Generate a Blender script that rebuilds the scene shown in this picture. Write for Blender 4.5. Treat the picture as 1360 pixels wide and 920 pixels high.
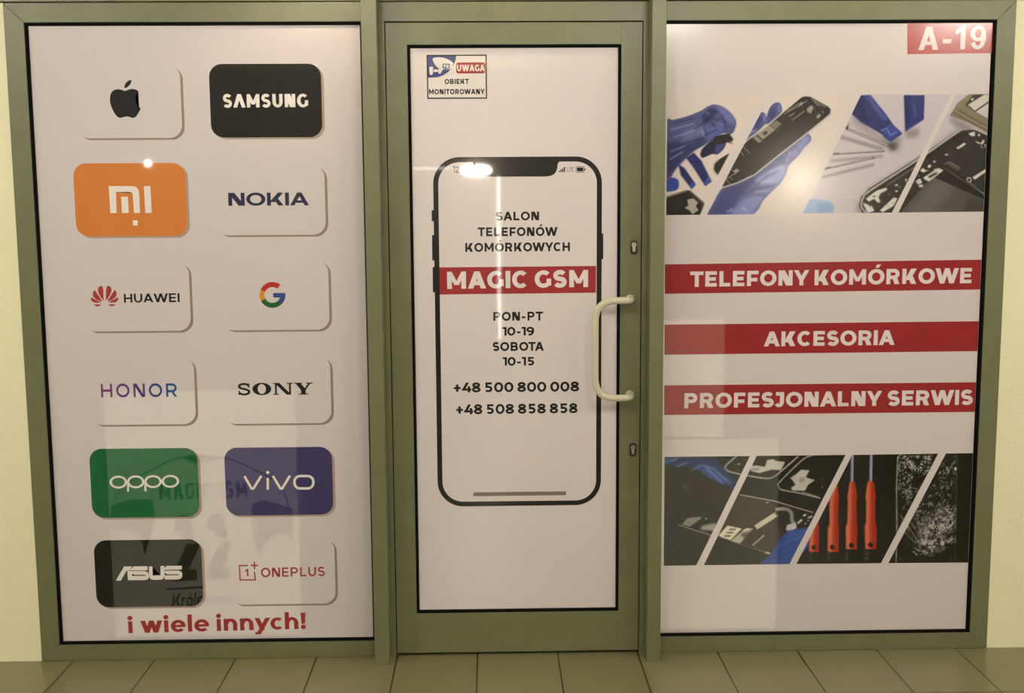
import bpy, bmesh, math, random
import numpy as np
from mathutils import Vector, Matrix

for o in list(bpy.data.objects):
    bpy.data.objects.remove(o)
S = bpy.context.scene
COL = S.collection
R = math.radians

# ------------------------------------------------------------------ camera
F, CX, CY, CZ = 1488.93, -.0405257, -4.0259215, 1.652739
PITCH, YAW, ROLL = .12153822, -.01951829, -.00639993
cam_d = bpy.data.cameras.new('camera')
cam = bpy.data.objects.new('camera', cam_d)
COL.objects.link(cam)
cam_d.sensor_fit = 'HORIZONTAL'
cam_d.sensor_width = 36
cam_d.lens = F * 36 / 1360
cam_d.clip_start = .05
cam.location = (CX, CY, CZ)


def cam_vec(x3, y2, z3):
    ca, sa, cb, sb, cc, sc = math.cos(PITCH), math.sin(PITCH), math.cos(YAW), math.sin(YAW), math.cos(ROLL), math.sin(ROLL)
    x = x3 * cc - z3 * sc
    z2 = x3 * sc + z3 * cc
    y = y2 * ca + z2 * sa
    z = -y2 * sa + z2 * ca
    return Vector((x * cb - y * sb, x * sb + y * cb, z))


_r, _f, _u = cam_vec(1, 0, 0), cam_vec(0, 1, 0), cam_vec(0, 0, 1)
cam.rotation_euler = Matrix((_r, _u, -_f)).transposed().to_euler()
S.camera = cam


def at(px, py, Y=0.):
    """photo pixel -> (x, z) on the vertical plane y = Y"""
    v = cam_vec((px - 680) / F, 1, -(py - 460) / F)
    t = (Y - CY) / v.y
    return CX + v.x * t, CZ + v.z * t


def bounce(px, py, d):
    """where a thing at distance d in front of the glass stands so that the glass shows it at this point"""
    x, z = at(px, py, GL)
    k = d / (GL - CY)
    return Vector((x + (x - CX) * k, GL - d, z + (z - CZ) * k))


GL = .010          # glass / film plane
MF = -.082         # front of the mullions

# ------------------------------------------------------------------ world, exposure
W = bpy.data.worlds.new('corridor air')
S.world = W
W.use_nodes = True
W.node_tree.nodes['Background'].inputs[0].default_value = (1, .94, .88, 1)
W.node_tree.nodes['Background'].inputs[1].default_value = 2.0
S.view_settings.view_transform = 'Standard'
S.view_settings.look = 'None'
S.view_settings.gamma = 1
S.view_settings.use_curve_mapping = False
S.view_settings.exposure = 0.0
WARM = (1, .925, .835)
PANEL_POWER = 136.0
DOWN_POWER = 12.0
INSIDE_GLOW = 1.0
CEIL = 3.0
FAR = -7.1


def lin(c):
    c = [x / 255 for x in c]
    return tuple(x / 12.92 if x <= .04045 else ((x + .055) / 1.055) ** 2.4 for x in c) + (1,)


# ------------------------------------------------------------------ materials
def base_mat(name, col, rough=.5, metal=0., spec=.5, coat=0., coat_rough=.03):
    m = bpy.data.materials.new(name)
    m.use_nodes = True
    b = m.node_tree.nodes['Principled BSDF']
    b.inputs['Base Color'].default_value = tuple(col[:3]) + (1,)
    b.inputs['Roughness'].default_value = rough
    b.inputs['Metallic'].default_value = metal
    b.inputs['Specular IOR Level'].default_value = spec
    b.inputs['Coat Weight'].default_value = coat
    b.inputs['Coat Roughness'].default_value = coat_rough
    return m


def nd(m, t, **kw):
    n = m.node_tree.nodes.new(t)
    for k, v in kw.items():
        setattr(n, k, v)
    return n


def bumpy(m, scale, strength, dist, detail=3, vec=None, height=None):
    nt = m.node_tree
    b = nt.nodes['Principled BSDF']
    bp = nd(m, 'ShaderNodeBump')
    bp.inputs['Strength'].default_value = strength
    bp.inputs['Distance'].default_value = dist
    if height is None:
        tc = nd(m, 'ShaderNodeTexCoord')
        n = nd(m, 'ShaderNodeTexNoise')
        n.inputs['Scale'].default_value = scale
        n.inputs['Detail'].default_value = detail
        nt.links.new(tc.outputs['Object'], n.inputs['Vector'])
        height = n.outputs['Fac']
    nt.links.new(height, bp.inputs['Height'])
    nt.links.new(bp.outputs['Normal'], b.inputs['Normal'])
    return bp


def varied(m, ca, cb, scale, detail=3, stretch=(1, 1, 1)):
    nt = m.node_tree
    tc = nd(m, 'ShaderNodeTexCoord')
    mp = nd(m, 'ShaderNodeMapping')
    mp.inputs['Scale'].default_value = stretch
    n = nd(m, 'ShaderNodeTexNoise')
    n.inputs['Scale'].default_value = scale
    n.inputs['Detail'].default_value = detail
    cr = nd(m, 'ShaderNodeValToRGB')
    cr.color_ramp.elements[0].position = .35
    cr.color_ramp.elements[1].position = .65
    cr.color_ramp.elements[0].color = tuple(ca[:3]) + (1,)
    cr.color_ramp.elements[1].color = tuple(cb[:3]) + (1,)
    nt.links.new(tc.outputs['Object'], mp.inputs['Vector'])
    nt.links.new(mp.outputs['Vector'], n.inputs['Vector'])
    nt.links.new(n.outputs['Fac'], cr.inputs['Fac'])
    nt.links.new(cr.outputs['Color'], m.node_tree.nodes['Principled BSDF'].inputs['Base Color'])
    return m


COAT_R = {'l': .035, 'd': .03, 'r': .15}
BASE_R = {'l': .5, 'd': .5, 'r': .24}
_ink = {}


def ink(side, col, see=0.):
    """printed vinyl: colour under a glossy top; 'see' is the share of the fine holes of a window film"""
    key = (side, tuple(round(c, 4) for c in col[:3]), see)
    if key in _ink:
        return _ink[key]
    m = base_mat('print_%s_%d' % (side, len(_ink)), col, rough=BASE_R[side], spec=.2, coat=1., coat_rough=COAT_R[side])
    if see:
        nt = m.node_tree
        mx = nd(m, 'ShaderNodeMixShader')
        mx.inputs[0].default_value = see
        tr = nd(m, 'ShaderNodeBsdfTransparent')
        out = nt.nodes['Material Output']
        nt.links.new(nt.nodes['Principled BSDF'].outputs[0], mx.inputs[1])
        nt.links.new(tr.outputs[0], mx.inputs[2])
        nt.links.new(mx.outputs[0], out.inputs[0])
    _ink[key] = m
    return m


FILM = (.68, .625, .63)
LETTER = (.006, .006, .007)
RED = (.30, .021, .027)
SEE = .085

M = {}
M['frame'] = varied(base_mat('olive powder coat', (.2, .2, .1), rough=.38, spec=.5), (.132, .143, .070), (.147, .157, .081), 14)
bumpy(M['frame'], 900, .08, .0004)
M['gasket'] = base_mat('black rubber', (.004, .004, .004), rough=.8, spec=.08)
M['cream_metal'] = base_mat('cream powder coat', (.56, .53, .40), rough=.35)
M['black_plastic'] = base_mat('black plastic', (.012, .012, .012), rough=.4)
M['nickel'] = base_mat('nickel', (.62, .58, .5), rough=.3, metal=1)
M['dark_slot'] = base_mat('key slot', (.02, .02, .02), rough=.6)
M['screw'] = base_mat('screw steel', (.45, .43, .38), rough=.35, metal=1)

# wall: woven glass-fibre wallpaper, cream paint
mw = base_mat('cream woven wallpaper', (.80, .765, .53), rough=.75, spec=.3)
nt = mw.node_tree
tc = nd(mw, 'ShaderNodeTexCoord')
br = nd(mw, 'ShaderNodeTexBrick', offset=.5)
br.inputs['Scale'].default_value = 1
br.inputs['Brick Width'].default_value = .034
br.inputs['Row Height'].default_value = .020
br.inputs['Mortar Size'].default_value = .0045
br.inputs['Mortar Smooth'].default_value = 1
br.inputs['Color1'].default_value = (1, 1, 1, 1)
br.inputs['Color2'].default_value = (.7, .7, .7, 1)
br.inputs['Mortar'].default_value = (.1, .1, .1, 1)
mp = nd(mw, 'ShaderNodeMapping')
mp.inputs['Rotation'].default_value = (R(90), 0, 0)
nz = nd(mw, 'ShaderNodeTexNoise')
nz.inputs['Scale'].default_value = 70
nz.inputs['Detail'].default_value = 4
mm = nd(mw, 'ShaderNodeMath', operation='MULTIPLY_ADD')
mm.inputs[1].default_value = 2.2
nt.links.new(tc.outputs['Object'], mp.inputs['Vector'])
nt.links.new(mp.outputs['Vector'], br.inputs['Vector'])
nt.links.new(tc.outputs['Object'], nz.inputs['Vector'])
nt.links.new(nz.outputs['Fac'], mm.inputs[0])
nt.links.new(br.outputs['Color'], mm.inputs[2])
bumpy(mw, 0, .15, .0022, height=mm.outputs[0])
M['wall'] = mw
M['ceiling'] = bumpy(base_mat('ceiling paint', (.72, .66, .5), rough=.8), 60, .1, .002) and bpy.data.materials['ceiling paint']
mo = base_mat('corridor wall paint', (.30, .265, .21), rough=.7)
varied(mo, (.12, .108, .09), (.145, .13, .105), 3)
M['corridor'] = mo

# floor tiles 0.30 m
TILE, TX0, TY0 = .30, -1.59807, -.385
mf = base_mat('olive floor tile', (.25, .23, .1), rough=.28, spec=.5)
nt = mf.node_tree
tc = nd(mf, 'ShaderNodeTexCoord')
mp = nd(mf, 'ShaderNodeMapping')
mp.inputs['Location'].default_value = (-TX0 + 30 * TILE, -TY0 + 20 * TILE, 0)
br = nd(mf, 'ShaderNodeTexBrick', offset=0.)
br.inputs['Scale'].default_value = 1
br.inputs['Brick Width'].default_value = TILE
br.inputs['Row Height'].default_value = 2 * TILE
br.inputs['Mortar Size'].default_value = .0030
br.inputs['Mortar Smooth'].default_value = .15
br.inputs['Color1'].default_value = (.205, .196, .102, 1)
br.inputs['Color2'].default_value = (.222, .212, .114, 1)
br.inputs['Mortar'].default_value = (.035, .028, .015, 1)
nz = nd(mf, 'ShaderNodeTexNoise')
nz.inputs['Scale'].default_value = 9
nz.inputs['Detail'].default_value = 5
hs = nd(mf, 'ShaderNodeMix', data_type='RGBA', blend_type='MULTIPLY')
hs.inputs[0].default_value = .35
gr = nd(mf, 'ShaderNodeValToRGB')
gr.color_ramp.elements[0].color = (.7, .7, .7, 1)
nt.links.new(tc.outputs['Object'], mp.inputs['Vector'])
nt.links.new(mp.outputs['Vector'], br.inputs['Vector'])
nt.links.new(tc.outputs['Object'], nz.inputs['Vector'])
nt.links.new(nz.outputs['Fac'], gr.inputs['Fac'])
nt.links.new(br.outputs['Color'], hs.inputs[6])
nt.links.new(gr.outputs['Color'], hs.inputs[7])
nt.links.new(hs.outputs[2], nt.nodes['Principled BSDF'].inputs['Base Color'])
inv = nd(mf, 'ShaderNodeMath', operation='SUBTRACT')
inv.inputs[0].default_value = 1
nt.links.new(br.outputs['Fac'], inv.inputs[1])
bumpy(mf, 0, .4, .0015, height=inv.outputs[0])
M['floor'] = mf

mg = bpy.data.materials.new('clear glass')
mg.use_nodes = True
nt = mg.node_tree
nt.nodes.remove(nt.nodes['Principled BSDF'])
tr, gl, mx = nd(mg, 'ShaderNodeBsdfTransparent'), nd(mg, 'ShaderNodeBsdfGlossy'), nd(mg, 'ShaderNodeMixShader')
tr.inputs[0].default_value = (.95, .97, .95, 1)
gl.inputs['Roughness'].default_value = .01
mx.inputs[0].default_value = .05
nt.links.new(tr.outputs[0], mx.inputs[1])
nt.links.new(gl.outputs[0], mx.inputs[2])
nt.links.new(mx.outputs[0], nt.nodes['Material Output'].inputs[0])
M['glass'] = mg


def glow(name, col, power):
    m = base_mat(name, (.8, .8, .8))
    b = m.node_tree.nodes['Principled BSDF']
    b.inputs['Emission Color'].default_value = tuple(col) + (1,)
    b.inputs['Emission Strength'].default_value = power
    return m


# ------------------------------------------------------------------ object helpers
def link(name, me, parent=None, mats=()):
    o = bpy.data.objects.new(name, me)
    COL.objects.link(o)
    for m in mats:
        me.materials.append(m)
    if parent is not None:
        o.parent = parent
    return o


def tag(o, label=None, cat=None, group=None, kind=None):
    for k, v in (('label', label), ('category', cat), ('group', group), ('kind', kind)):
        if v:
            o[k] = v
    return o


def empty(name, loc=(0, 0, 0)):
    o = bpy.data.objects.new(name, None)
    o.empty_display_size = .05
    o.location = loc
    COL.objects.link(o)
    return o


def inv_parent(o):
    """keep world coordinates of a part whose thing stands away from the origin"""
    if o.parent is not None:
        chain = Vector((0, 0, 0))
        p = o.parent
        while p is not None:
            chain += p.location
            p = p.parent
        o.location = -chain
    return o


class MB:
    def __init__(self):
        self.bm = bmesh.new()

    def box(self, x0, x1, y0, y1, z0, z1, mi=0):
        v = [self.bm.verts.new(p) for p in ((x0, y0, z0), (x1, y0, z0), (x1, y1, z0), (x0, y1, z0), (x0, y0, z1), (x1, y0, z1), (x1, y1, z1), (x0, y1, z1))]
        for f in ((0, 1, 5, 4), (1, 2, 6, 5), (2, 3, 7, 6), (3, 0, 4, 7), (4, 5, 6, 7), (3, 2, 1, 0)):
            self.bm.faces.new([v[i] for i in f]).material_index = mi
        return self

    def prism(self, pts, y0, y1, mi=0):
        """polygon in (x, z) extruded from y0 (front) to y1"""
        n = len(pts)
        a = [self.bm.verts.new((p[0], y0, p[1])) for p in pts]
        b = [self.bm.verts.new((p[0], y1, p[1])) for p in pts]
        self.bm.faces.new(a).material_index = mi
        self.bm.faces.new(b[::-1]).material_index = mi
        for i in range(n):
            j = (i + 1) % n
            self.bm.faces.new((a[j], a[i], b[i], b[j])).material_index = mi
        return self

    def tube(self, pts, rad, n=16, mi=0):
        pts = [Vector(p) for p in pts]
        rings = []
        up = Vector((0, 0, 1))
        prev = None
        for i, p in enumerate(pts):
            t = (pts[min(i + 1, len(pts) - 1)] - pts[max(i - 1, 0)]).normalized()
            if prev is None:
                a = t.cross(up)
                if a.length < .01:
                    a = t.cross(Vector((1, 0, 0)))
                a.normalize()
            else:
                a = (prev - t * prev.dot(t)).normalized()
            prev = a
            b = t.cross(a)
            rr = rad[i] if isinstance(rad, (list, tuple)) else rad
            rings.append([self.bm.verts.new(p + a * math.cos(k * 2 * math.pi / n) * rr + b * math.sin(k * 2 * math.pi / n) * rr) for k in range(n)])
        for r0, r1 in zip(rings, rings[1:]):
            for k in range(n):
                f = self.bm.faces.new((r0[k], r0[(k + 1) % n], r1[(k + 1) % n], r1[k]))
                f.smooth = True
                f.material_index = mi
        self.bm.faces.new(rings[0][::-1]).material_index = mi
        self.bm.faces.new(rings[-1]).material_index = mi
        return self

    def build(self, name, mats, parent=None, bevel=0., seg=2):
        bmesh.ops.recalc_face_normals(self.bm, faces=self.bm.faces[:])
        me = bpy.data.meshes.new(name)
        self.bm.to_mesh(me)
        self.bm.free()
        o = link(name, me, parent, mats if isinstance(mats, (list, tuple)) else [mats])
        if bevel:
            b = o.modifiers.new('bevel', 'BEVEL')
            b.width = bevel
            b.segments = seg
            b.limit_method = 'ANGLE'
        return o


LAYER = .00015


def flat(name, polys, mat, parent, layer=1, Y=None):
    """polys: loops of (x, z) laid flat on the film plane, facing the corridor; mat may be a list, then polys are (index, loop)"""
    y = (GL if Y is None else Y) - LAYER * layer
    many = isinstance(mat, (list, tuple))
    bm = bmesh.new()
    k_ = 0
    for p in polys:
        mi, lp = p if many else (0, p)
        out = []
        for q in lp:
            if not out or (abs(q[0] - out[-1][0]) + abs(q[1] - out[-1][1])) > 1e-6:
                out.append(q)
        if len(out) < 3:
            continue
        a = sum(out[i - 1][0] * out[i][1] - out[i][0] * out[i - 1][1] for i in range(len(out)))
        if a < 0:
            out = out[::-1]
        yk = y - (k_ % 24) * 4e-6          # strokes that cross never share one plane
        k_ += 1
        f = bm.faces.new([bm.verts.new((q[0], yk, q[1])) for q in out])
        f.material_index = mi
    bmesh.ops.triangulate(bm, faces=[f for f in bm.faces if len(f.verts) > 4])
    me = bpy.data.meshes.new(name)
    bm.to_mesh(me)
    bm.free()
    return inv_parent(link(name, me, parent, mat if many else [mat]))


def px(pts, Y=None):
    return [at(p[0], p[1], GL if Y is None else Y) for p in pts]


def rect_xz(a, b):
    """plane rectangle from its top-left and bottom-right photo points"""
    x0, z1 = at(a[0], a[1], GL)
    x1, z0 = at(b[0], b[1], GL)
    return x0, x1, z0, z1


def rrect(x0, x1, z0, z1, r, n=10):
    pts = []
    for cx, cz, a0 in ((x1 - r, z1 - r, 0), (x0 + r, z1 - r, 90), (x0 + r, z0 + r, 180), (x1 - r, z0 + r, 270)):
        for k in range(n + 1):
            a = R(a0 + 90 * k / n)
            pts.append((cx + r * math.cos(a), cz + r * math.sin(a)))
    return pts


def holed(name, outer, holes, mat, parent=None, layer=0):
    cu = bpy.data.curves.new('tmp', 'CURVE')
    cu.dimensions = '2D'
    cu.fill_mode = 'BOTH'
    for lp in [outer] + holes:
        sp = cu.splines.new('POLY')
        sp.points.add(len(lp) - 1)
        for p, q in zip(sp.points, lp):
            p.co = (q[0], q[1], 0, 1)
        sp.use_cyclic_u = True
    t = bpy.data.objects.new('tmp', cu)
    COL.objects.link(t)
    me = bpy.data.meshes.new_from_object(t.evaluated_get(bpy.context.evaluated_depsgraph_get()))
    bpy.data.objects.remove(t)
    bpy.data.curves.remove(cu)
    me.transform(Matrix(((1, 0, 0, 0), (0, 0, -1, GL - LAYER * layer), (0, 1, 0, 0), (0, 0, 0, 1))))
    me.name = name
    me.materials.clear()
    return inv_parent(link(name, me, parent, [mat]))


# ------------------------------------------------------------------ lettering (drawn stroke by stroke)
def arc(cx, cy, rx, ry, a0, a1, tv, th, n=None):
    n = n or max(4, int(abs(a1 - a0) / 9))
    out = []
    P = []
    for k in range(n + 1):
        a = R(a0 + (a1 - a0) * k / n)
        P.append(((cx + rx * math.cos(a), cy + ry * math.sin(a)), (cx + (rx - tv) * math.cos(a), cy + (ry - th) * math.sin(a))))
    for (a, b), (c, d) in zip(P, P[1:]):
        out.append([a, c, d, b])
    return out


def bx(x0, x1, y0, y1):
    return [[(x0, y0), (x1, y0), (x1, y1), (x0, y1)]]


def dg(x0, y0, x1, y1, hw):
    return [[(x0, y0), (x0 + hw, y0), (x1 + hw, y1), (x1, y1)]]


def band(pts, t, closed=False):
    """stroke of width t along a polyline"""
    P = [Vector(p) for p in pts]
    n = len(P)
    L, Rr = [], []
    for i in range(n):
        a = P[i] - P[i - 1] if (i or closed) else None
        b = P[(i + 1) % n] - P[i] if (i < n - 1 or closed) else None
        da = (a or b).normalized()
        db = (b or a).normalized()
        na, nb = Vector((-da.y, da.x)), Vector((-db.y, db.x))
        m = (na + nb)
        if m.length < 1e-6:
            m = na.copy()
        m.normalize()
        k = min(2.0, 1 / max(.3, m.dot(na)))
        L.append(P[i] + m * t / 2 * k)
        Rr.append(P[i] - m * t / 2 * k)
    out = []
    for i in range(n if closed else n - 1):
        j = (i + 1) % n
        out.append([tuple(L[i]), tuple(L[j]), tuple(Rr[j]), tuple(Rr[i])])
    return out


def arcpts(cx, cy, rx, ry, a0, a1, n=14):
    return [(cx + rx * math.cos(R(a0 + (a1 - a0) * k / n)), cy + ry * math.sin(R(a0 + (a1 - a0) * k / n))) for k in range(n + 1)]


GW = dict(A=1.12, B=.92, C=.98, D=1.02, E=.79, F=.78, G=1.02, H=.95, I=.22, J=.68, K=.98, L=.75, M=1.16, N=.97, O=1.13, P=.89, R=.92, S=.86, T=.92, U=.94, V=1.1, W=1.62, Y=1.06, Z=.86)
GW.update({'0': .98, '1': .5, '2': .86, '3': .86, '4': 1.0, '5': .86, '6': .92, '7': .86, '8': .93, '9': .92, '+': .72, '-': .44, ':': .22, ' ': .36, '!': .24, 'Ó': 1.13, 'Λ': 1.12})
GW.update({'i': .24, 'w': 1.2, 'e': .82, 'l': .22, 'n': .74, 'y': .86, 'c': .72, 'h': .74, 'r': .48, 'o': .82, 'ó': .82, 's': .66, 'k': .78})
ROUND = set('CGOÓ0368S9ceoó')
DIAG = set('AVWYΛTwy147')


def spine_s(w, tv, th, y0=0., y1=1.):
    h = y1 - y0
    rx, ry = (w - tv) / 2, (h - th) / 4
    c = w / 2
    up = arcpts(c, y0 + h / 2 + ry, rx * .96, ry, 28, 250, 16)
    lo = arcpts(c, y0 + h / 2 - ry, rx, ry, 70, -152, 16)
    return band(up[:-1] + lo[1:], (tv + th) / 2)


def glyph(ch, w, tv, th):
    d = tv * 1.12
    h2 = 1.0
    xh = .74
    if ch in 'AΛ':
        g = dg(0, 0, (w - d) / 2, 1, d) + dg(w - d, 0, (w - d) / 2, 1, d)
        return g + (bx(w * .22, w * .78, .20, .20 + th) if ch == 'A' else [])
    if ch == 'B':
        r1, r2 = .5 * (1 + th) / 2 + .0, .5 * (1 + th) / 2
        g = bx(0, tv, 0, 1)
        for y, ww in ((1 - r1, w * .94), (r2, w)):
            g += arc(ww - r1 * 1.05, y, r1 * 1.05, r1, -90, 90, tv, th)
            g += bx(tv * .5, ww - r1 * 1.05, y + r1 - th, y + r1) + bx(tv * .5, ww - r1 * 1.05, y - r1, y - r1 + th)
        return g
    if ch == 'C':
        return arc(w * .53, .5, w * .53, .51, 45, 315, tv, th, 30)
    if ch == 'G':
        return arc(w * .53, .5, w * .53, .51, 46, 312, tv, th, 30) + bx(w - tv * .98, w - tv * .02, .12, .52)
    if ch == 'D':
        rx = min(w - tv * .6, .52)
        return bx(0, tv, 0, 1) + bx(tv * .5, w - rx, 0, th) + bx(tv * .5, w - rx, 1 - th, 1) + arc(w - rx, .5, rx, .5, -90, 90, tv, th)
    if ch == 'E':
        return bx(0, tv, 0, 1) + bx(0, w, 0, th) + bx(0, w, 1 - th, 1) + bx(0, w * .92, .5 - th / 2, .5 + th / 2)
    if ch == 'F':
        return bx(0, tv, 0, 1) + bx(0, w, 1 - th, 1) + bx(0, w * .92, .42 - th / 2, .42 + th / 2)
    if ch == 'H':
        return bx(0, tv, 0, 1) + bx(w - tv, w, 0, 1) + bx(0, w, .5 - th / 2, .5 + th / 2)
    if ch == 'I':
        c = w / 2
        return bx(c - tv / 2, c + tv / 2, 0, 1)
    if ch == 'J':
        rx = w * .5
        return bx(w - tv, w, .36, 1) + bx(w * .18, w, 1 - th, 1) + arc(w - rx, .36, rx, .37, 215, 360, tv, th)
    if ch == 'K':
        return bx(0, tv, 0, 1) + dg(tv * .6, .26, w - d * 1.25, 1, d * 1.25) + dg(w - d * 1.2, 0, w * .33, .58, d * 1.2)
    if ch == 'L':
        return bx(0, tv, 0, 1) + bx(0, w, 0, th)
    if ch == 'M':
        e = tv * .95
        return bx(0, tv, 0, 1) + bx(w - tv, w, 0, 1) + dg(w / 2 - e / 2, .22, 0, 1, e) + dg(w / 2 - e / 2, .22, w - e, 1, e)
    if ch == 'N':
        return bx(0, tv, 0, 1) + bx(w - tv, w, 0, 1) + dg(w - tv * 1.6, 0, 0, 1, tv * 1.6)
    if ch in 'OÓ':
        g = arc(w / 2, .5, w / 2, .51, 0, 360, tv, th, 44)
        if ch == 'Ó':
            g += [[(w * .44, 1.09), (w * .62, 1.09), (w * .78, 1.30), (w * .53, 1.30)]]
        return g
    if ch in 'PR':
        r = .33
        g = bx(0, tv, 0, 1) + bx(tv * .5, w - r * 1.1, 1 - th, 1) + bx(tv * .5, w - r * 1.1, 1 - 2 * r, 1 - 2 * r + th) + arc(w - r * 1.1 - (0 if ch == 'P' else .02), 1 - r, r * 1.1, r, -90, 90, tv, th)
        if ch == 'R':
            g += dg(w - d * 1.1, 0, w * .46, .38, d * 1.1)
        return g
    if ch == 'S':
        return spine_s(w, tv, th, -.01, 1.01)
    if ch == 'T':
        return bx(0, w, 1 - th, 1) + bx(w / 2 - tv / 2, w / 2 + tv / 2, 0, 1)
    if ch == 'U':
        return bx(0, tv, .42, 1) + bx(w - tv, w, .42, 1) + arc(w / 2, .42, w / 2, .43, 180, 360, tv, th)
    if ch == 'V':
        return dg((w - d) / 2, 0, 0, 1, d) + dg((w - d) / 2, 0, w - d, 1, d)
    if ch == 'W':
        q = (w - d) / 4
        return dg(q, 0, 0, 1, d) + dg(q, 0, 2 * q, 1, d) + dg(3 * q, 0, 2 * q, 1, d) + dg(3 * q, 0, 4 * q, 1, d)
    if ch == 'Y':
        return dg((w - d) / 2, .36, 0, 1, d) + dg((w - d) / 2, .36, w - d, 1, d) + bx(w / 2 - tv / 2, w / 2 + tv / 2, 0, .42)
    if ch == 'Z':
        return bx(0, w, 0, th) + bx(0, w, 1 - th, 1) + dg(0, th, w - d * 1.3, 1 - th, d * 1.3)
    if ch == '0':
        return arc(w / 2, .5, w / 2, .51, 0, 360, tv, th, 40)
    if ch == '1':
        return bx(w - tv, w, 0, 1) + bx(0, w, 1 - th, 1)
    if ch == '2':
        r = .31
        return arc(w * .47, 1 - r, w * .47, r, -20, 160, tv, th) + dg(0, th * .8, w * .62, .56, d * 1.25) + bx(0, w, 0, th)
    if ch == '3':
        r = .5 * (1 + th) / 2
        return arc(w * .48, 1 - r, w * .44, r, -90, 145, tv, th) + arc(w * .48, r, w * .5, r, -145, 90, tv, th)
    if ch == '4':
        return bx(w * .62, w * .62 + tv, 0, .62) + bx(0, w, .18, .18 + th) + dg(0, .22, w * .45, 1, d * 1.05)
    if ch == '5':
        r = .33
        return bx(w * .12, w * .92, 1 - th, 1) + bx(w * .12, w * .12 + tv * .9, .46, 1) + bx(w * .12, w * .5, 2 * r - th, 2 * r) + arc(w * .48, r, w * .5, r, -145, 90, tv, th)
    if ch in '69':
        r = .33
        g = arc(w / 2, r, w / 2, r, 0, 360, tv, th, 36) + arc(w * .54, .5, w * .54, .51, 62, 200, tv, th)
        if ch == '9':
            g = [[(w - x, 1 - y) for x, y in p] for p in g]
        return g
    if ch == '7':
        return bx(0, w, 1 - th, 1) + dg(w * .15, 0, w - d * 1.1, 1 - th, d * 1.1)
    if ch == '8':
        return arc(w / 2, .735, w * .46, .27, 0, 360, tv, th, 36) + arc(w / 2, .285, w * .5, .29, 0, 360, tv, th, 36)
    if ch == '+':
        return bx(0, w, .45 - th / 2, .45 + th / 2) + bx(w / 2 - tv / 2, w / 2 + tv / 2, .45 - w / 2, .45 + w / 2)
    if ch == '-':
        return bx(0, w, .37 - th / 2, .37 + th / 2)
    if ch == ':':
        return bx(0, tv, 0, tv) + bx(0, tv, .5, .5 + tv)
    if ch == '!':
        c = w / 2
        return [[(c - tv * .42, .32), (c + tv * .42, .32), (c + tv * .58, 1), (c - tv * .58, 1)]] + arc(c, .12, tv * .6, tv * .6, 0, 360, tv * .6, tv * .6, 16)
    # lower case
    if ch == 'i':
        c = w / 2
        return bx(c - tv / 2, c + tv / 2, 0, xh) + arc(c, .93, tv * .6, tv * .6, 0, 360, tv * .6, tv * .6, 16)
    if ch == 'l':
        c = w / 2
        return bx(c - tv / 2, c + tv / 2, 0, 1.06)
    if ch == 'w':
        q = (w - d) / 4
        return dg(q, 0, 0, xh, d) + dg(q, 0, 2 * q, xh, d) + dg(3 * q, 0, 2 * q, xh, d) + dg(3 * q, 0, 4 * q, xh, d)
    if ch == 'e':
        r = xh / 2
        return arc(w / 2, r, w / 2, r + .01, 0, 318, tv, th, 30) + bx(tv * .6, w - tv * .05, r - th * .42, r + th * .42)
    if ch == 'c':
        r = xh / 2
        return arc(w * .54, r, w * .54, r + .01, 50, 310, tv, th, 26)
    if ch in 'oó':
        r = xh / 2
        return arc(w / 2, r, w / 2, r + .01, 0, 360, tv, th, 30) + ([[(w * .42, .84), (w * .6, .84), (w * .76, 1.04), (w * .52, 1.04)]] if ch == 'ó' else [])
    if ch in 'nh':
        return bx(0, tv, 0, xh if ch == 'n' else 1.06) + bx(w - tv, w, 0, xh * .5) + arc(w / 2 + tv * .05, xh * .5, w / 2 - tv * .05, xh * .5 + .01, 0, 165, tv, th)
    if ch == 'r':
        return bx(0, tv, 0, xh) + arc(w, xh * .45, w * .95, xh * .55, 90, 165, tv, th)
    if ch == 's':
        return spine_s(w, tv, th * .9, 0, xh)
    if ch == 'k':
        return bx(0, tv, 0, 1.06) + dg(tv * .5, .22, w - d * 1.2, xh, d * 1.2) + dg(w - d * 1.2, 0, w * .3, .44, d * 1.2)
    if ch == 'y':
        return dg((w - d) / 2, 0, 0, xh, d) + dg(w * .22 - d / 2, -.27, w - d, xh, d) + bx(w * .02, w * .26, -.27, -.27 + th * .8)
    return []


KERN = {('S', 'J'): -.13, ('c', 'h'): -.05, ('y', 'c'): -.06, ('n', 'y'): -.02, ('L', 'T'): -.1, ('A', 'V'): -.15, ('T', 'A'): -.12, ('L', 'Y'): -.12, ('P', 'A'): -.1, ('-', 'P'): .03, ('N', 'Y'): -.02, ('A', 'L'): .0, ('R', 'W'): -.02, ('O', 'W'): -.03, ('W', 'Y'): -.05, ('Y', 'C'): -.04, ('O', 'T'): -.06, ('B', 'O'): .0, ('F', 'O'): -.02, ('T', 'E'): .02}


def layout(s, tv=.215, th=.19, track=.0, widen=1., sb=.115):
    out = []
    x = 0
    prev = None
    for ch in s:
        w = GW[ch] * widen
        left = .05 if ch in ROUND else (.015 if ch in DIAG else sb)
        if ch == ' ':
            x += w
            prev = None
            continue
        if prev is not None:
            x += left + track + KERN.get((prev, ch), 0)
        for p in glyph(ch, w, tv, th):
            out.append([(x + a, b) for a, b in p])
        x += w + (.05 if ch in ROUND else (.015 if ch in DIAG else sb))
        last = (.05 if ch in ROUND else (.015 if ch in DIAG else sb))
        prev = ch
    xs = [p[0] for q in out for p in q]
    x0, x1 = min(xs), max(xs)
    return [[((a - x0) / (x1 - x0), b) for a, b in q] for q in out]


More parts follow.
